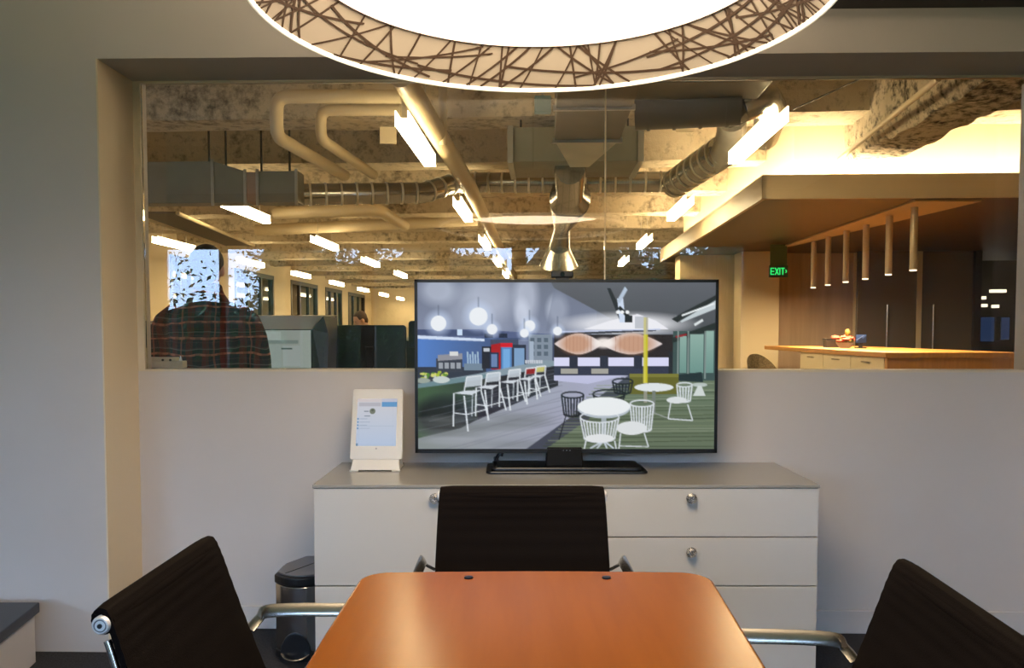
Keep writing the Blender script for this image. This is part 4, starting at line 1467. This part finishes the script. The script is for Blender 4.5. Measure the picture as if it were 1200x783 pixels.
for i, (px_, py_, w_) in enumerate(((1171, 341, .14), (1154, 349, .03), (1155, 358, .04), (1168, 359, .05))):
    p = oat(px_, py_, 16.0)
    t = othing('side_room_light', ['widest bright ceiling light in the dark side room', 'small round light in the dark side room, upper left', 'small warm light in the dark side room, lower left', 'small warm light in the dark side room, lower right'][i], 'ceiling light')  # bare glowing boxes for the side-room lights, no hangers modelled
    obuild(MB().box(p.x - w_, p.x + w_, p.y, p.y + .1, p.z - .03, p.z + .03), 'diffuser', emission_mat('side_light_%d' % i, (1, .85, .6), 1.6), t)

# wall notices on the brown panel (unreadable dark plates)
for i, (x0, y0, x1, y1, lab) in enumerate(((978, 357, 998, 362, 'narrow dark sign strip on the brown panel'), (985, 364, 995, 377, 'upright dark notice below the sign strip on the brown panel'), (978, 386, 999, 390, 'faint low notice strip above the flowers'))):
    a_, b_ = oat(x0, y0, 13.27), oat(x1, y1, 13.27)
    tag(obuild(MB().box(a_.x, b_.x, a_.y, a_.y + .03, b_.z, a_.z), 'wall_sign', M_dkframe, None, .004), lab, 'sign')

# counter
kt = othing('kitchen_counter', 'long wooden kitchen counter with pale drawer panels under tube pendants', 'counter')
kz = 1.045
M_oak = wood_mat('honey_wood', (0.50, 0.22, 0.045), (0.60, 0.28, 0.06), 0.4, (14, 1, 1))
n0 = oat(1040, 413, 8.0)
kl0, kd0, kl1, kd1 = n0.x, n0.y, n0.x + 1.27, n0.y + 4.4
obuild(MB().box(kl0 - .03, kl1 + .03, kd0 - .03, kd1, kz - .055, kz), 'worktop', M_oak, kt, .006)
obuild(MB().box(kl0, kl1, kd0, kd0 + .06, 0, kz - .055), 'end_panel', M_oak, kt)
obuild(MB().box(kl0 + .012, kl1, kd0 + .06, kd0 + 2.75, .08, kz - .055), 'cabinet', M_cream, kt)
for k in range(3):
    da = kd0 + .07 + k * .89
    fr_ = obuild(MB().box(kl0 - .004, kl0 + .012, da, da + .875, .1, kz - .06), 'front_panel', M_cream, kt)
    obuild(MB().box(kl0 - .02, kl0 - .004, da + .32, da + .55, kz - .12, kz - .105), 'handle', M_steel, fr_)
obuild(MB().box(kl1 - .1, kl1, kd0 + 2.75, kd1, 0, kz - .055), 'end_leg', M_oak, kt)

# wicker chair
wp_ = oat(898, 415, 11.4)
wk = thing('wicker_chair', 'woven wicker chair at the far left end of the kitchen counter', 'chair', off(wp_.x, wp_.y, 0), -A - 0.9)
M_wick = mat('wicker_weave', (0.13, 0.095, 0.05), 0.8, noise=(60, .6, (1, 1, 1)), bump=(70, .8, .01))
sh_ = MB()
rings = []
for i in range(9):
    t = i / 8
    z = .45 + .50 * t
    ring = []
    for s, k in ((1, 0), (-1, 1)):
        rng = range(17) if k == 0 else range(16, -1, -1)
        for j in rng:
            a = PI * (.12 + .76 * j / 16) + PI
            rad = .21 + .05 * t - (.022 if k else 0)
            zz = z - (.20 * t * (abs(j - 8) / 8) ** 2)
            ring.append(Vector((rad * math.cos(a), rad * math.sin(a), zz)))
    rings.append(ring)
sh_.loft(rings).build('backrest', M_wick, wk, smooth=True)
MB().prism(round_rect(-.21, .21, -.20, .22, .06), .42, .46).build('seat', M_wick, wk, .01)
for sx_ in (-1, 1):
    for sy_ in (-1, 1):
        MB().tube([(sx_ * .16, sy_ * .16, .42), (sx_ * .2, sy_ * .2, 0)], [.016, .012], 10).build('leg', M_dkframe, wk, smooth=True)

# flowers
fp = oat(990, 407, 10.4)
fw = thing('flower_bowl', 'bowl of coral pink flowers on the wooden kitchen counter', 'flowers', off(fp.x, fp.y, kz))
MB().revolve([(.001, .0), (.06, .0), (.10, .05), (.11, .07), (.105, .07), (.09, .05), (.001, .02)], seg=24).build('bowl', mat('white_bowl', (.6, .5, .38), .4), fw, smooth=True)
rf = random.Random(3)
for k in range(11):
    a, rr_ = rf.uniform(0, 2 * PI), rf.uniform(.0, .15)
    c = Vector((rr_ * math.cos(a) * 1.1, rr_ * math.sin(a), .10 + rf.uniform(-.01, .05)))
    pet = MB()
    for q in range(6):
        b = 2 * PI * q / 6
        pet.ell(c + Vector((.03 * math.cos(b), .03 * math.sin(b), .0)), (.026, .026, .016), 8, 6)
    pet.ell(c + Vector((0, 0, .008)), (.02, .02, .018), 8, 6)
    pet.build('blossom', mat('coral_petals', (.80, .13, .075), .6), fw, smooth=True)
lf = MB()
for k in range(14):
    a = rf.uniform(0, 2 * PI)
    c = Vector((.09 * math.cos(a), .09 * math.sin(a), .10))
    lf.ell(c, (.02, .02, .05), 6, 5, Matrix.Rotation(rf.uniform(-.8, .8), 3, 'X'))
lf.ell((.03, .0, .2), (.035, .035, .05), 8, 6)
lf.build('leaves', mat('yellow_leaf', (.34, .26, .05), .6), fw, smooth=True)
sp = oat(974, 405, 10.9)
bx_ = thing('dark_box', 'small dark box beside the coral flowers', 'box', off(sp.x, sp.y, kz))
MB().box(-.09, .09, -.06, .06, 0, .10).build('body', M_dkframe, bx_, .01)
MB().box(-.095, .095, -.065, .065, .10, .12).build('lid', M_black, bx_, .005)
tp_ = oat(1009, 407, 10.2)
tb2 = thing('counter_tablet', 'small glowing blue tablet standing right of the coral flowers', 'tablet', off(tp_.x, tp_.y, kz), -A)
MB().box(-.07, .07, .0, .012, .06, .18).build('case', M_black, tb2, .004)
ctb = Canvas(0, 0, 40, 34, ss=2)
ctb.rect(0, 0, 40, 34, lerp2((120, 150, 190), (70, 100, 140), 'y', 0, 34))
ctb.poly([(0, 34), (20, 8), (26, 18), (40, 4), (40, 34)], (46, 66, 92))
ctb.line(2, 22, 30, 4, 3, (200, 215, 235))
screen('screen', ctb.down(), (-.063, -.001, .172), (.063, -.001, .172), (-.063, -.001, .068), screen_mat('counter_tablet_picture', .7), tb2)
MB().box(-.06, .06, -.03, .06, 0, .012).box(-.02, .02, .0, .03, .0, .08).build('stand', M_black, tb2, .003)

# exit sign
ex = oat(912.5, 318, 12.0)
es = othing('exit_sign', 'glowing green EXIT sign hanging under the dark canopy', 'sign')
ew, eh = .135, .09
obuild(MB().box(ex.x - ew, ex.x + ew, ex.y, ex.y + .04, ex.z - eh, ex.z + eh), 'housing', mat('exit_housing', (.012, .035, .014), .4), es, .004)
obuild(MB().box(ex.x - .12, ex.x + .12, ex.y + .01, ex.y + .03, ex.z + eh, CZ0 + .01), 'glow_mount', mat('exit_mount_glow_tint', (.02, .05, .02), .4), es)  # hanger widened and tinted dark green for the glow above the sign
LT = MB()


def stroke(x0, z0, x1, z1, w=.016):
    a_, b_ = Vector((x0, 0, z0)), Vector((x1, 0, z1))
    d = (b_ - a_).normalized()
    nrm = Vector((-d.z, 0, d.x)) * w / 2
    c = Vector((ex.x, ex.y, ex.z))
    f_ = Vector((0, -.006, 0))
    q = [a_ - nrm, b_ - nrm, b_ + nrm, a_ + nrm]
    LT.hexa([c + p + f_ for p in q] + [c + p for p in q])


H_ = .052
for x0, x1 in ((-.112, -.066),):
    stroke(x0, -H_, x0, H_)
    for z in (-H_ + .008, 0, H_ - .008):
        stroke(x0, z, x1, z)
stroke(-.052, -H_, -.002, H_)
stroke(-.052, H_, -.002, -H_)
stroke(.016, -H_, .016, H_)
stroke(.034, H_ - .008, .086, H_ - .008)
stroke(.06, -H_, .06, H_)
stroke(.098, .022, .116, 0, .012)
stroke(.098, -.022, .116, 0, .012)
obuild(LT, 'letters', emission_mat('exit_letters_glow', (.03, .80, .16), 1.1), es)

# ------------------------------------------------------------------ things right behind the glass
# small beige device on the sill
dv0, dv1 = at(176, 433, 3.47), at(213, 433, 3.47)
dv = thing('sill_device', 'small beige stepped device on the sill in front of the plaid man', 'device', (dv0.x, 3.50, ZSILL + .008))
wd = dv1.x - dv0.x
MB().box(-.02, wd, -.02, .03, 0, .030).box(-.02, wd * .76, -.02, .03, .030, .046).build('body', M_frame, dv, .003)
for k in range(2):
    MB().tube([(wd * (.38 + .24 * k), -.02, .034), (wd * (.38 + .24 * k), -.024, .034)], .005, 12).build('button', M_dkframe, dv, smooth=True)
MB().tube([(wd * .88, .0, .030), (wd * .88, .0, .052)], [.007, .001], 12).build('cone', mat('white_cone', (.85, .85, .85), .4), dv, smooth=True)

# shelf with a phone left of the man
c0 = at(178, 386, 5.6)
cbx = thing('low_cabinet', 'orange wooden cabinet at the left edge of the window, behind the man', 'cabinet', (c0.x - .1, 5.6, 0))
ctz = c0.z - .01
MB().box(-.35, .12, -.2, .25, 0.06, ctz).build('body', M_oak, cbx, .005)
MB().box(-.35, .12, -.22, -.20, .1, ctz - .04).build('door', wood_mat('orange_wood', (.42, .15, .03), (.5, .2, .04), .4), cbx, .004)
MB().box(-.30, .08, -.15, .2, 0, .06).build('plinth', M_dkframe, cbx)
ph = thing('desk_phone', 'black desk phone on the orange cabinet', 'phone', (c0.x - .03, 5.6, ctz))
MB().hexa([(-.10, -.08, 0), (.10, -.08, 0), (.10, .08, 0), (-.10, .08, 0), (-.10, -.08, .02), (.10, -.08, .02), (.10, .08, .07), (-.10, .08, .07)]).build('body', M_black, ph, .005)
MB().box(-.02, .08, -.06, .04, .045, .055).build('keypad', mat('phone_keys', (.5, .5, .5), .5), ph)
MB().box(-.09, -.04, -.09, .09, .06, .10).build('handset', M_black, ph, .012)

# kiosk display
kc = at(335, 400, 4.75)
ks = thing('display_kiosk', 'kiosk with pale green screen and beige sloped hood beside the plaid man', 'kiosk', (kc.x, 4.75, 0))
zs1, zs0 = at(335, 387, 4.72).z, at(335, 434, 4.72).z
sx0, sx1 = at(301, 410, 4.72).x - kc.x, at(364, 410, 4.72).x - kc.x
tz_ = at(335, 370, 4.55).z
xh0, xh1 = at(288, 370, 4.55).x - kc.x, at(379, 370, 4.55).x - kc.x
M_hood = mat('kiosk_hood', (.80, .70, .54), .5)
hd = MB().hexa([(sx0 - .005, -.03, zs1 + .005), (sx1 + .005, -.03, zs1 + .005), (sx1 + .01, .16, zs1 + .005), (sx0 - .01, .16, zs1 + .005), (xh0, -.20, tz_), (xh1, -.20, tz_), (xh1, .16, tz_ + .01), (xh0, .16, tz_ + .01)])
hd.build('hood', M_hood, ks, .003)
for s, xa, xb in ((-1, sx0, xh0), (1, sx1, xh1)):
    sp_ = MB()
    xo = xb
    sp_.add([(xa + s * .002, -.03, zs0 - .2), (xa + s * .012, -.03, zs1 + .005), (xb, -.20, tz_ - .001), (xb, -.08, tz_ - .10), (xb - s * .02, -.05, zs0 - .2),
             (xa + s * .002, .16, zs0 - .2), (xa + s * .012, .16, zs1), (xb, .16, tz_ - .001), (xb, .16, tz_ - .10), (xb - s * .02, .16, zs0 - .2)],
            [(0, 1, 2, 3, 4), (9, 8, 7, 6, 5), (0, 5, 6, 1), (1, 6, 7, 2), (2, 7, 8, 3), (3, 8, 9, 4), (4, 9, 5, 0)])
    sp_.build('side_panel', M_dkframe, ks)
MB().box(sx0 - .012, sx1 + .012, -.02, .10, zs0 - .25, zs1 + .006).build('housing', M_black, ks, .003)
kc_ = Canvas(0, 0, 63, 47, ss=2, res=1.6)
kc_.rect(0, 0, 63, 47, lerp2((160, 172, 162), (182, 192, 182), 'x', 0, 63))
kc_.rect(3, 2, 28, 14, (186, 198, 190))
kc_.rect(10, 12, 48, 16, (140, 156, 148))
kc_.rect(30, 18, 50, 42, (184, 196, 190))
kc_.rect(22, 21, 41, 22.5, (70, 92, 86))
kc_.rect(5, 17, 28, 44, (172, 186, 178))
kc_.ell(12, 40, 5, 4, (196, 206, 198))
kc_.rect(2, 44, 60, 47, (130, 160, 150))
screen('screen', kc_.down(), (sx0, -.021, zs1), (sx1, -.021, zs1), (sx0, -.021, zs0), screen_mat('kiosk_picture', .55), ks)
MB().box(-.06, .06, .02, .10, .03, zs0 - .25).build('post', M_dkframe, ks, .004)
MB().box(-.22, .22, -.15, .2, 0, .03).build('base', M_dkframe, ks, .006)

# desk with partition and black monitor, second one behind the television
dk0 = at(362, 395, 6.2)
dk1 = at(560, 395, 6.2)
dz_ = at(380, 394, 6.2).z
ds_ = thing('desk_counter', 'dark standing counter with tan top behind the kiosk', 'counter', (dk0.x, 6.2, 0))
MB().box(0, dk1.x - dk0.x, -.03, .65, dz_ - .035, dz_).build('top', M_cream, ds_, .004)
MB().box(.02, dk1.x - dk0.x - .02, .0, .6, 0.0, dz_ - .035).build('body', mat('dark_laminate', (.028, .022, .017), .5), ds_)


def monitor(label, x0, x1, ytop, Y, zstand):
    a_, b_ = at(x0, ytop, Y), at(x1, ytop, Y)
    cx_ = (a_.x + b_.x) / 2
    w_ = (b_.x - a_.x)
    t = thing('monitor', label, 'monitor', (cx_, Y, zstand), 0, 'black monitors in the office')
    zt = a_.z - zstand
    P = round_rect(-w_ / 2, w_ / 2, zt - w_ * .62, zt, .02)
    n = len(P)
    MB().add([(x, -.02, z) for x, z in P] + [(x, .012, z) for x, z in P], [tuple(range(n)), tuple(range(2 * n - 1, n - 1, -1))] + [(i, n + i, n + (i + 1) % n, (i + 1) % n) for i in range(n)]).build('back_shell', M_black, t, .004)
    MB().box(-w_ / 2 + .015, w_ / 2 - .015, .012, .015, zt - w_ * .62 + .015, zt - .015).build('screen', M_dkglass, t)
    MB().box(-.025, .025, -.035, -.02, .02, zt - w_ * .3).build('neck', M_black, t, .003)
    MB().box(-.11, .11, -.10, .08, 0, .015).build('base', M_black, t, .004)
    return t


mon_desk_y = 5.2
mdz = at(392, 436, 5.2).z - .12
md = thing('desk', 'black desk carrying the dark monitor left of the television', 'desk', (at(440, 400, 5.2).x, 5.2, 0))
MB().box(-.55, .75, -.25, .35, mdz - .03, mdz).build('top', M_dkframe, md, .004)
for sx_ in (-.5, .7):
    MB().box(sx_ - .03, sx_ + .03, -.2, .3, 0, mdz - .03).build('leg', M_dkframe, md)
monitor('wide black monitor back just left of the television', 391, 476, 381, 5.2, mdz)
monitor('narrow black monitor back at the television edge', 479, 530, 376, 5.28, mdz)

# ------------------------------------------------------------------ people
def remesh(parts_mb, name, m, parent, vox, smooth_it=4):
    o = parts_mb.build(name, m)
    rm = o.modifiers.new('remesh', 'REMESH')
    rm.mode = 'VOXEL'
    rm.voxel_size = vox
    sm = o.modifiers.new('smooth', 'SMOOTH')
    sm.factor = .5
    sm.iterations = smooth_it
    dg = bpy.context.evaluated_depsgraph_get()
    me = bpy.data.meshes.new_from_object(o.evaluated_get(dg))
    for p in me.polygons:
        p.use_smooth = True
    o.modifiers.clear()
    o.data = me
    me.name = name
    if not me.materials:
        me.materials.append(m)
    o.parent = parent
    return o


def ering(c, rx, ry, n=20, sq=2.4):
    out = []
    for i in range(n):
        a = 2 * PI * i / n
        ca, sa = math.cos(a), math.sin(a)
        out.append(Vector((c[0] + rx * abs(ca) ** (2 / sq) * (1 if ca >= 0 else -1), c[1] + ry * abs(sa) ** (2 / sq) * (1 if sa >= 0 else -1), c[2])))
    return out


def hand(mb, wrist, d, side):
    """palm and five bent fingers hanging along direction d"""
    d = Vector(d).normalized()
    fwd = Vector((0, 1, 0))
    mb.loft([ering(wrist, .018, .026, 10), ering(wrist + d * .04, .015, .038, 10), ering(wrist + d * .09, .013, .040, 10)])
    for k in range(4):
        L = (.070, .078, .074, .058)[k]
        b = wrist + d * .085 + fwd * (.030 - .020 * k)
        mb.tube([b, b + d * L * .5 + Vector((-side * .004, 0, 0)), b + d * L + Vector((-side * .016, 0, 0))], [.0095, .009, .0075], 8)
    b = wrist + d * .03 + fwd * .032
    mb.tube([b, b + d * .03 + fwd * .02, b + d * .065 + fwd * .024], [.012, .0105, .008], 8)


def person(name, label, loc, rz, sc, skin, shirt_m, trouser_m, hair_m, head_pitch=0.0, head_yaw=0.0):
    """a standing figure facing +Y in its own frame, 1.72 m tall before scaling"""
    t = thing(name, label, 'person', loc, rz)
    t.scale = (sc, sc, sc)
    HM = Matrix.Translation((0, .01, 1.405)) @ Matrix.Scale(.95, 4) @ Matrix.Rotation(head_yaw, 4, 'Z') @ Matrix.Rotation(head_pitch, 4, 'X') @ Matrix.Translation((0, -.01, -1.46))
    body = MB()
    body.loft([ering((0, 0, z), rx, ry) for z, rx, ry in ((.84, .165, .115), (.95, .165, .115), (1.05, .145, .105), (1.18, .160, .115), (1.25, .170, .112), (1.30, .14, .10), (1.345, .10, .075), (1.40, .064, .060))])
    body.tube([(0, -.005, 1.40), (0, .0, 1.46), (0, .012, 1.50)], [.066, .058, .056], 14)
    hd_ = MB()
    hd_.ell((0, .005, 1.625), (.076, .095, .098), 20, 14)
    hd_.ell((0, .035, 1.565), (.055, .062, .062), 16, 10)
    hd_.ell((0, .072, 1.525), (.028, .022, .02), 10, 8)
    hd_.tube([(0, .095, 1.625), (0, .116, 1.588), (0, .095, 1.578)], [.008, .013, .010], 8)
    hd_.ell((0, .09, 1.553), (.024, .010, .007), 10, 6)
    for s in (-1, 1):
        hd_.ell((s * .079, .0, 1.60), (.010, .022, .032), 8, 8)
        hd_.ell((s * .032, .085, 1.632), (.018, .012, .006), 8, 6)
    for p in hd_.v:
        body_p = HM @ p
        p.x, p.y, p.z = body_p.x, body_p.y, body_p.z
    body.add(hd_.v, hd_.f)
    for s in (-1, 1):
        sh, el, wr = Vector((s * .165, 0, 1.285)), Vector((s * .245, -.02, 1.10)), Vector((s * .255, .05, .86))
        body.tube([sh - Vector((s * .06, 0, -.01)), sh, (sh + el) / 2, el, (el + wr) / 2, wr], [.04, .055, .047, .040, .036, .026], 12)
        hand(body, wr, (0, .12, -1), s)
        body.tube([(s * .085, 0, .92), (s * .09, .0, .80), (s * .095, .01, .50), (s * .095, -.01, .30), (s * .095, -.02, .08)], [.088, .088, .058, .054, .038], 14)
        body.tube([(s * .095, -.05, .045), (s * .10, .04, .045), (s * .105, .16, .035)], [.038, .042, .032], 12)
    remesh(body, 'body', skin, t, .008, 3)
    shm = MB()
    shm.loft([ering((0, 0, z), rx, ry) for z, rx, ry in ((.80, .192, .14), (.95, .19, .14), (1.05, .182, .132), (1.18, .19, .138), (1.25, .20, .138), (1.31, .185, .124), (1.355, .15, .10), (1.395, .10, .082), (1.435, .074, .072))])
    for s in (-1, 1):
        sh, el, wr = Vector((s * .182, 0, 1.325)), Vector((s * .248, -.02, 1.10)), Vector((s * .257, .045, .89))
        shm.tube([Vector((s * .07, 0, 1.355)), Vector((s * .15, 0, 1.328)), Vector((s * .195, -.004, 1.285)), Vector((s * .225, -.01, 1.21)), el, (el + wr) / 2, wr], [.04, .055, .062, .062, .058, .051, .041], 16)
    shm.tube([(.0, -.006, 1.42), (0, -.002, 1.475)], [.078, .070], 18)
    remesh(shm, 'shirt', shirt_m, t, .009, 5)
    tr = MB()
    tr.loft([ering((0, 0, z), rx, ry) for z, rx, ry in ((.80, .178, .128), (.92, .176, .126))])
    for s in (-1, 1):
        tr.tube([(s * .088, 0, .90), (s * .094, .0, .78), (s * .098, .01, .50), (s * .098, -.005, .30), (s * .098, -.02, .09)], [.096, .10, .078, .070, .062], 16)
    remesh(tr, 'trousers', trouser_m, t, .010, 3)
    for s in (-1, 1):
        so = MB().tube([(s * .097, -.065, .05), (s * .10, .0, .052), (s * .105, .10, .045), (s * .108, .185, .035)], [.044, .050, .048, .034], 14)
        for p in so.v:
            p.z = max(p.z, 0.0)
        so.build('shoe', M_black, t, smooth=True)
    hr = MB()
    hr.ell((0, -.008, 1.648), (.084, .098, .092), 22, 14)
    hr.ell((0, -.052, 1.60), (.070, .052, .075), 16, 10)
    for p in hr.v:
        if p.y > .05 and p.z < 1.675:
            p.y = .05 + (p.y - .05) * .25
        q = HM @ p
        p.x, p.y, p.z = q.x, q.y, q.z
    hr.build('hair', hair_m, t, smooth=True)
    for s in (-1, 1):
        p = HM @ Vector((s * .031, .090, 1.615))
        MB().ell(p, (.011, .008, .007), 10, 8).build('eye', M_black, t, smooth=True)
    return t


def plaid_mat():
    m = bpy.data.materials.new('plaid_flannel')
    m.use_nodes = True
    nt = m.node_tree
    b = nt.nodes['Principled BSDF']
    b.inputs['Roughness'].default_value = .9
    b.inputs['Specular IOR Level'].default_value = .1
    tc_ = nt.nodes.new('ShaderNodeTexCoord')
    sp_ = nt.nodes.new('ShaderNodeSeparateXYZ')
    nt.links.new(tc_.outputs['Object'], sp_.inputs[0])

    def M(op, a, b_=None, clamp=False):
        n = nt.nodes.new('ShaderNodeMath')
        n.operation = op
        n.use_clamp = clamp
        for i, v in enumerate((a, b_)):
            if v is None:
                continue
            if isinstance(v, (int, float)):
                n.inputs[i].default_value = v
            else:
                nt.links.new(v, n.inputs[i])
        return n.outputs[0]

    nz = nt.nodes.new('ShaderNodeTexNoise')
    nz.inputs['Scale'].default_value = 6
    nt.links.new(tc_.outputs['Object'], nz.inputs['Vector'])
    wob = M('MULTIPLY', M('SUBTRACT', nz.outputs['Fac'], .5), .05)

    def band(src, period, phase, width):
        v = M('ADD', M('DIVIDE', M('ADD', src, wob), period), phase)
        f = M('FRACT', v)
        return M('LESS_THAN', M('ABSOLUTE', M('SUBTRACT', f, .5)), width / 2)

    def mix(fac, c1, c2):
        n = nt.nodes.new('ShaderNodeMixRGB')
        nt.links.new(fac, n.inputs['Fac'])
        for i, c in ((1, c1), (2, c2)):
            if isinstance(c, tuple):
                n.inputs[i].default_value = (*c, 1)
            else:
                nt.links.new(c, n.inputs[i])
        return n.outputs[0]

    x, z = sp_.outputs['X'], sp_.outputs['Z']
    c = mix(M('MULTIPLY', band(z, .085, .1, .45), 1.0), (.030, .020, .024), (.022, .026, .020))
    c = mix(M('MULTIPLY', band(x, .075, .2, .40), .75), c, (.13, .028, .018))
    c = mix(M('MULTIPLY', band(x, .025, .3, .16), .5), c, (.02, .05, .03))
    c = mix(M('MULTIPLY', band(z, .028, .0, .14), .6), c, (.10, .05, .045))
    c = mix(M('MULTIPLY', band(z, .076, .62, .13), M('ADD', M('MULTIPLY', band(x, .05, .3, .5), .35), .45)), c, (.46, .17, .10))
    c = mix(M('MULTIPLY', band(z, .076, .28, .06), .5), c, (.22, .20, .17))
    c = mix(M('MULTIPLY', band(x, .15, .1, .05), .5), c, (.40, .13, .08))
    nt.links.new(c, b.inputs['Base Color'])
    return m


M_hair = mat('dark_hair', (.014, .010, .008), .7, bump=(60, .5, .01))
M_hairb = mat('brown_hair', (.06, .028, .014), .7, bump=(60, .5, .01))
M_skin = mat('skin', (.56, .32, .21), .5)
M_denim = mat('dark_trousers', (.03, .035, .05), .8)
mp_ = at(244, 391, 4.02)
person('person', 'person in a dark red plaid shirt standing with back turned behind the glass', (mp_.x, 4.02, 0), .12, 1.0, M_skin, plaid_mat(), M_denim, M_hair)
pp = at(427, 391, 9.9)
person('person', 'distant person with brown hair looking down behind the black monitor', (pp.x, 9.9, 0), 1.95, .905, M_skin, mat('peach_shirt', (.52, .34, .22), .8), M_denim, M_hairb, -.35, .15)

# ================================================================== OUTSIDE THE REAR WINDOWS
lawn = struct(MB().box(-40, 40, -60, RY - .12, -.3, -.1).build('lawn', mat('grass_green', (.06, .11, .03), .95, noise=(8, .4, (1, 1, 1)))), 'green lawn outside the rear windows', 'lawn')
M_leaf = mat('tree_leaf', (.075, .12, .04), .6, noise=(3, .5, (1, 1, 1)))
M_bark = mat('tree_bark', (.09, .065, .045), .9)


def tree(x, y, h, crown, n, label, seed):
    rt = random.Random(seed)
    t = thing('garden_tree', label, 'tree', (x, y, -.1), 0, 'trees outside the rear windows')
    MB().tube([(0, 0, 0), (.05, 0, h * .5), (0, .05, h)], [.14, .10, .05], 10).build('trunk', M_bark, t, smooth=True)
    lf_ = MB()
    for k in range(n):
        while True:
            p = Vector((rt.uniform(-1, 1), rt.uniform(-1, 1), rt.uniform(-1, 1)))
            if p.length < 1:
                break
        c = Vector((p.x * crown[0], p.y * crown[1], crown[3] + p.z * crown[2]))
        u = Vector((rt.uniform(-1, 1), rt.uniform(-1, 1), rt.uniform(-1, 1))).normalized()
        v = u.orthogonal().normalized()
        s = rt.uniform(.04, .08)
        lf_.add([c - u * s, c + v * s * .45, c + u * s, c - v * s * .45], [(0, 1, 2, 3)])
    o = lf_.build('foliage', M_leaf, t)
    o['kind'] = 'stuff'
    return t


tree(-7.9, -8.5, 2.6, (2.6, .9, .9, 2.75), 420, 'thin tree outside the leftmost rear window', 1)
tree(-3.6, -7.2, 4.0, (1.5, 1.0, 1.7, 2.5), 3600, 'leafy tree outside the rear windows at left', 2)
tree(1.6, -7.4, 4.0, (1.3, 1.0, 1.6, 2.6), 3000, 'leafy tree outside the rear windows at right', 4)


def hedge(x0, x1, y, hfun, n, label, seed):
    rt = random.Random(seed)
    core = MB()
    m_ = 40
    rings = []
    for i in range(m_ + 1):
        x = x0 + (x1 - x0) * i / m_
        h = hfun(x) - .12
        rings.append([Vector((x, y - .6, -.1)), Vector((x, y - .55, h * .8)), Vector((x, y - .2, h)), Vector((x, y + .2, h)), Vector((x, y + .55, h * .8)), Vector((x, y + .6, -.1))])
    t = thing('hedge', label, 'hedge', (0, 0, 0), 0)
    core.loft(rings).build('branches', mat('hedge_inside', (.022, .035, .014), .95), t)
    lv = MB()
    for k in range(n):
        x = rt.uniform(x0, x1)
        z = rt.uniform(-.05, hfun(x) + .12)
        c = Vector((x, y + .55 + rt.uniform(-.1, .12) - max(0, z - hfun(x) * .8) * .8, z))
        u = Vector((rt.uniform(-1, 1), rt.uniform(-1, 1), rt.uniform(-1, 1))).normalized()
        v = u.orthogonal().normalized()
        q = rt.uniform(.07, .14)
        lv.add([c - u * q, c + v * q * .5, c + u * q, c - v * q * .5], [(0, 1, 2, 3)])
    o = lv.build('foliage', M_leaf, t)
    o['kind'] = 'stuff'


hedge(-16, -5.2, -12.2, lambda x: 2.0 + .12 * math.sin(3 * x), 1800, 'low clipped hedge outside the leftmost rear window', 8)
hedge(-7.0, 8.5, -13.8, lambda x: 3.35 + .35 * math.sin(1.7 * x) + .2 * math.sin(4.1 * x + 1), 5200, 'tall bushy hedge outside the rear windows', 9)

# ================================================================== LIGHT
w = bpy.data.worlds.new('sky')
scene.world = w
w.use_nodes = True
nt = w.node_tree
bg = nt.nodes['Background']
tcw = nt.nodes.new('ShaderNodeTexCoord')
sx_ = nt.nodes.new('ShaderNodeSeparateXYZ')
rp = nt.nodes.new('ShaderNodeValToRGB')
rp.color_ramp.elements[0].position = .0
rp.color_ramp.elements[0].color = (.50, .69, 1.0, 1)
rp.color_ramp.elements[1].position = .6
rp.color_ramp.elements[1].color = (.36, .58, 1.0, 1)
nt.links.new(tcw.outputs['Generated'], sx_.inputs[0])
nt.links.new(sx_.outputs['Z'], rp.inputs['Fac'])
nt.links.new(rp.outputs['Color'], bg.inputs['Color'])
bg.inputs['Strength'].default_value = 16.5

vs_ = scene.view_settings
vs_.view_transform = 'Standard'
vs_.look = 'None'
vs_.exposure = 0.0
vs_.gamma = 1.0
vs_.use_curve_mapping = False
cy = scene.cycles
cy.max_bounces = 8
cy.diffuse_bounces = 4
cy.glossy_bounces = 4
cy.transparent_max_bounces = 16
cy.sample_clamp_indirect = 6
cy.caustics_reflective = False
cy.caustics_refractive = False
cy.use_denoising = True
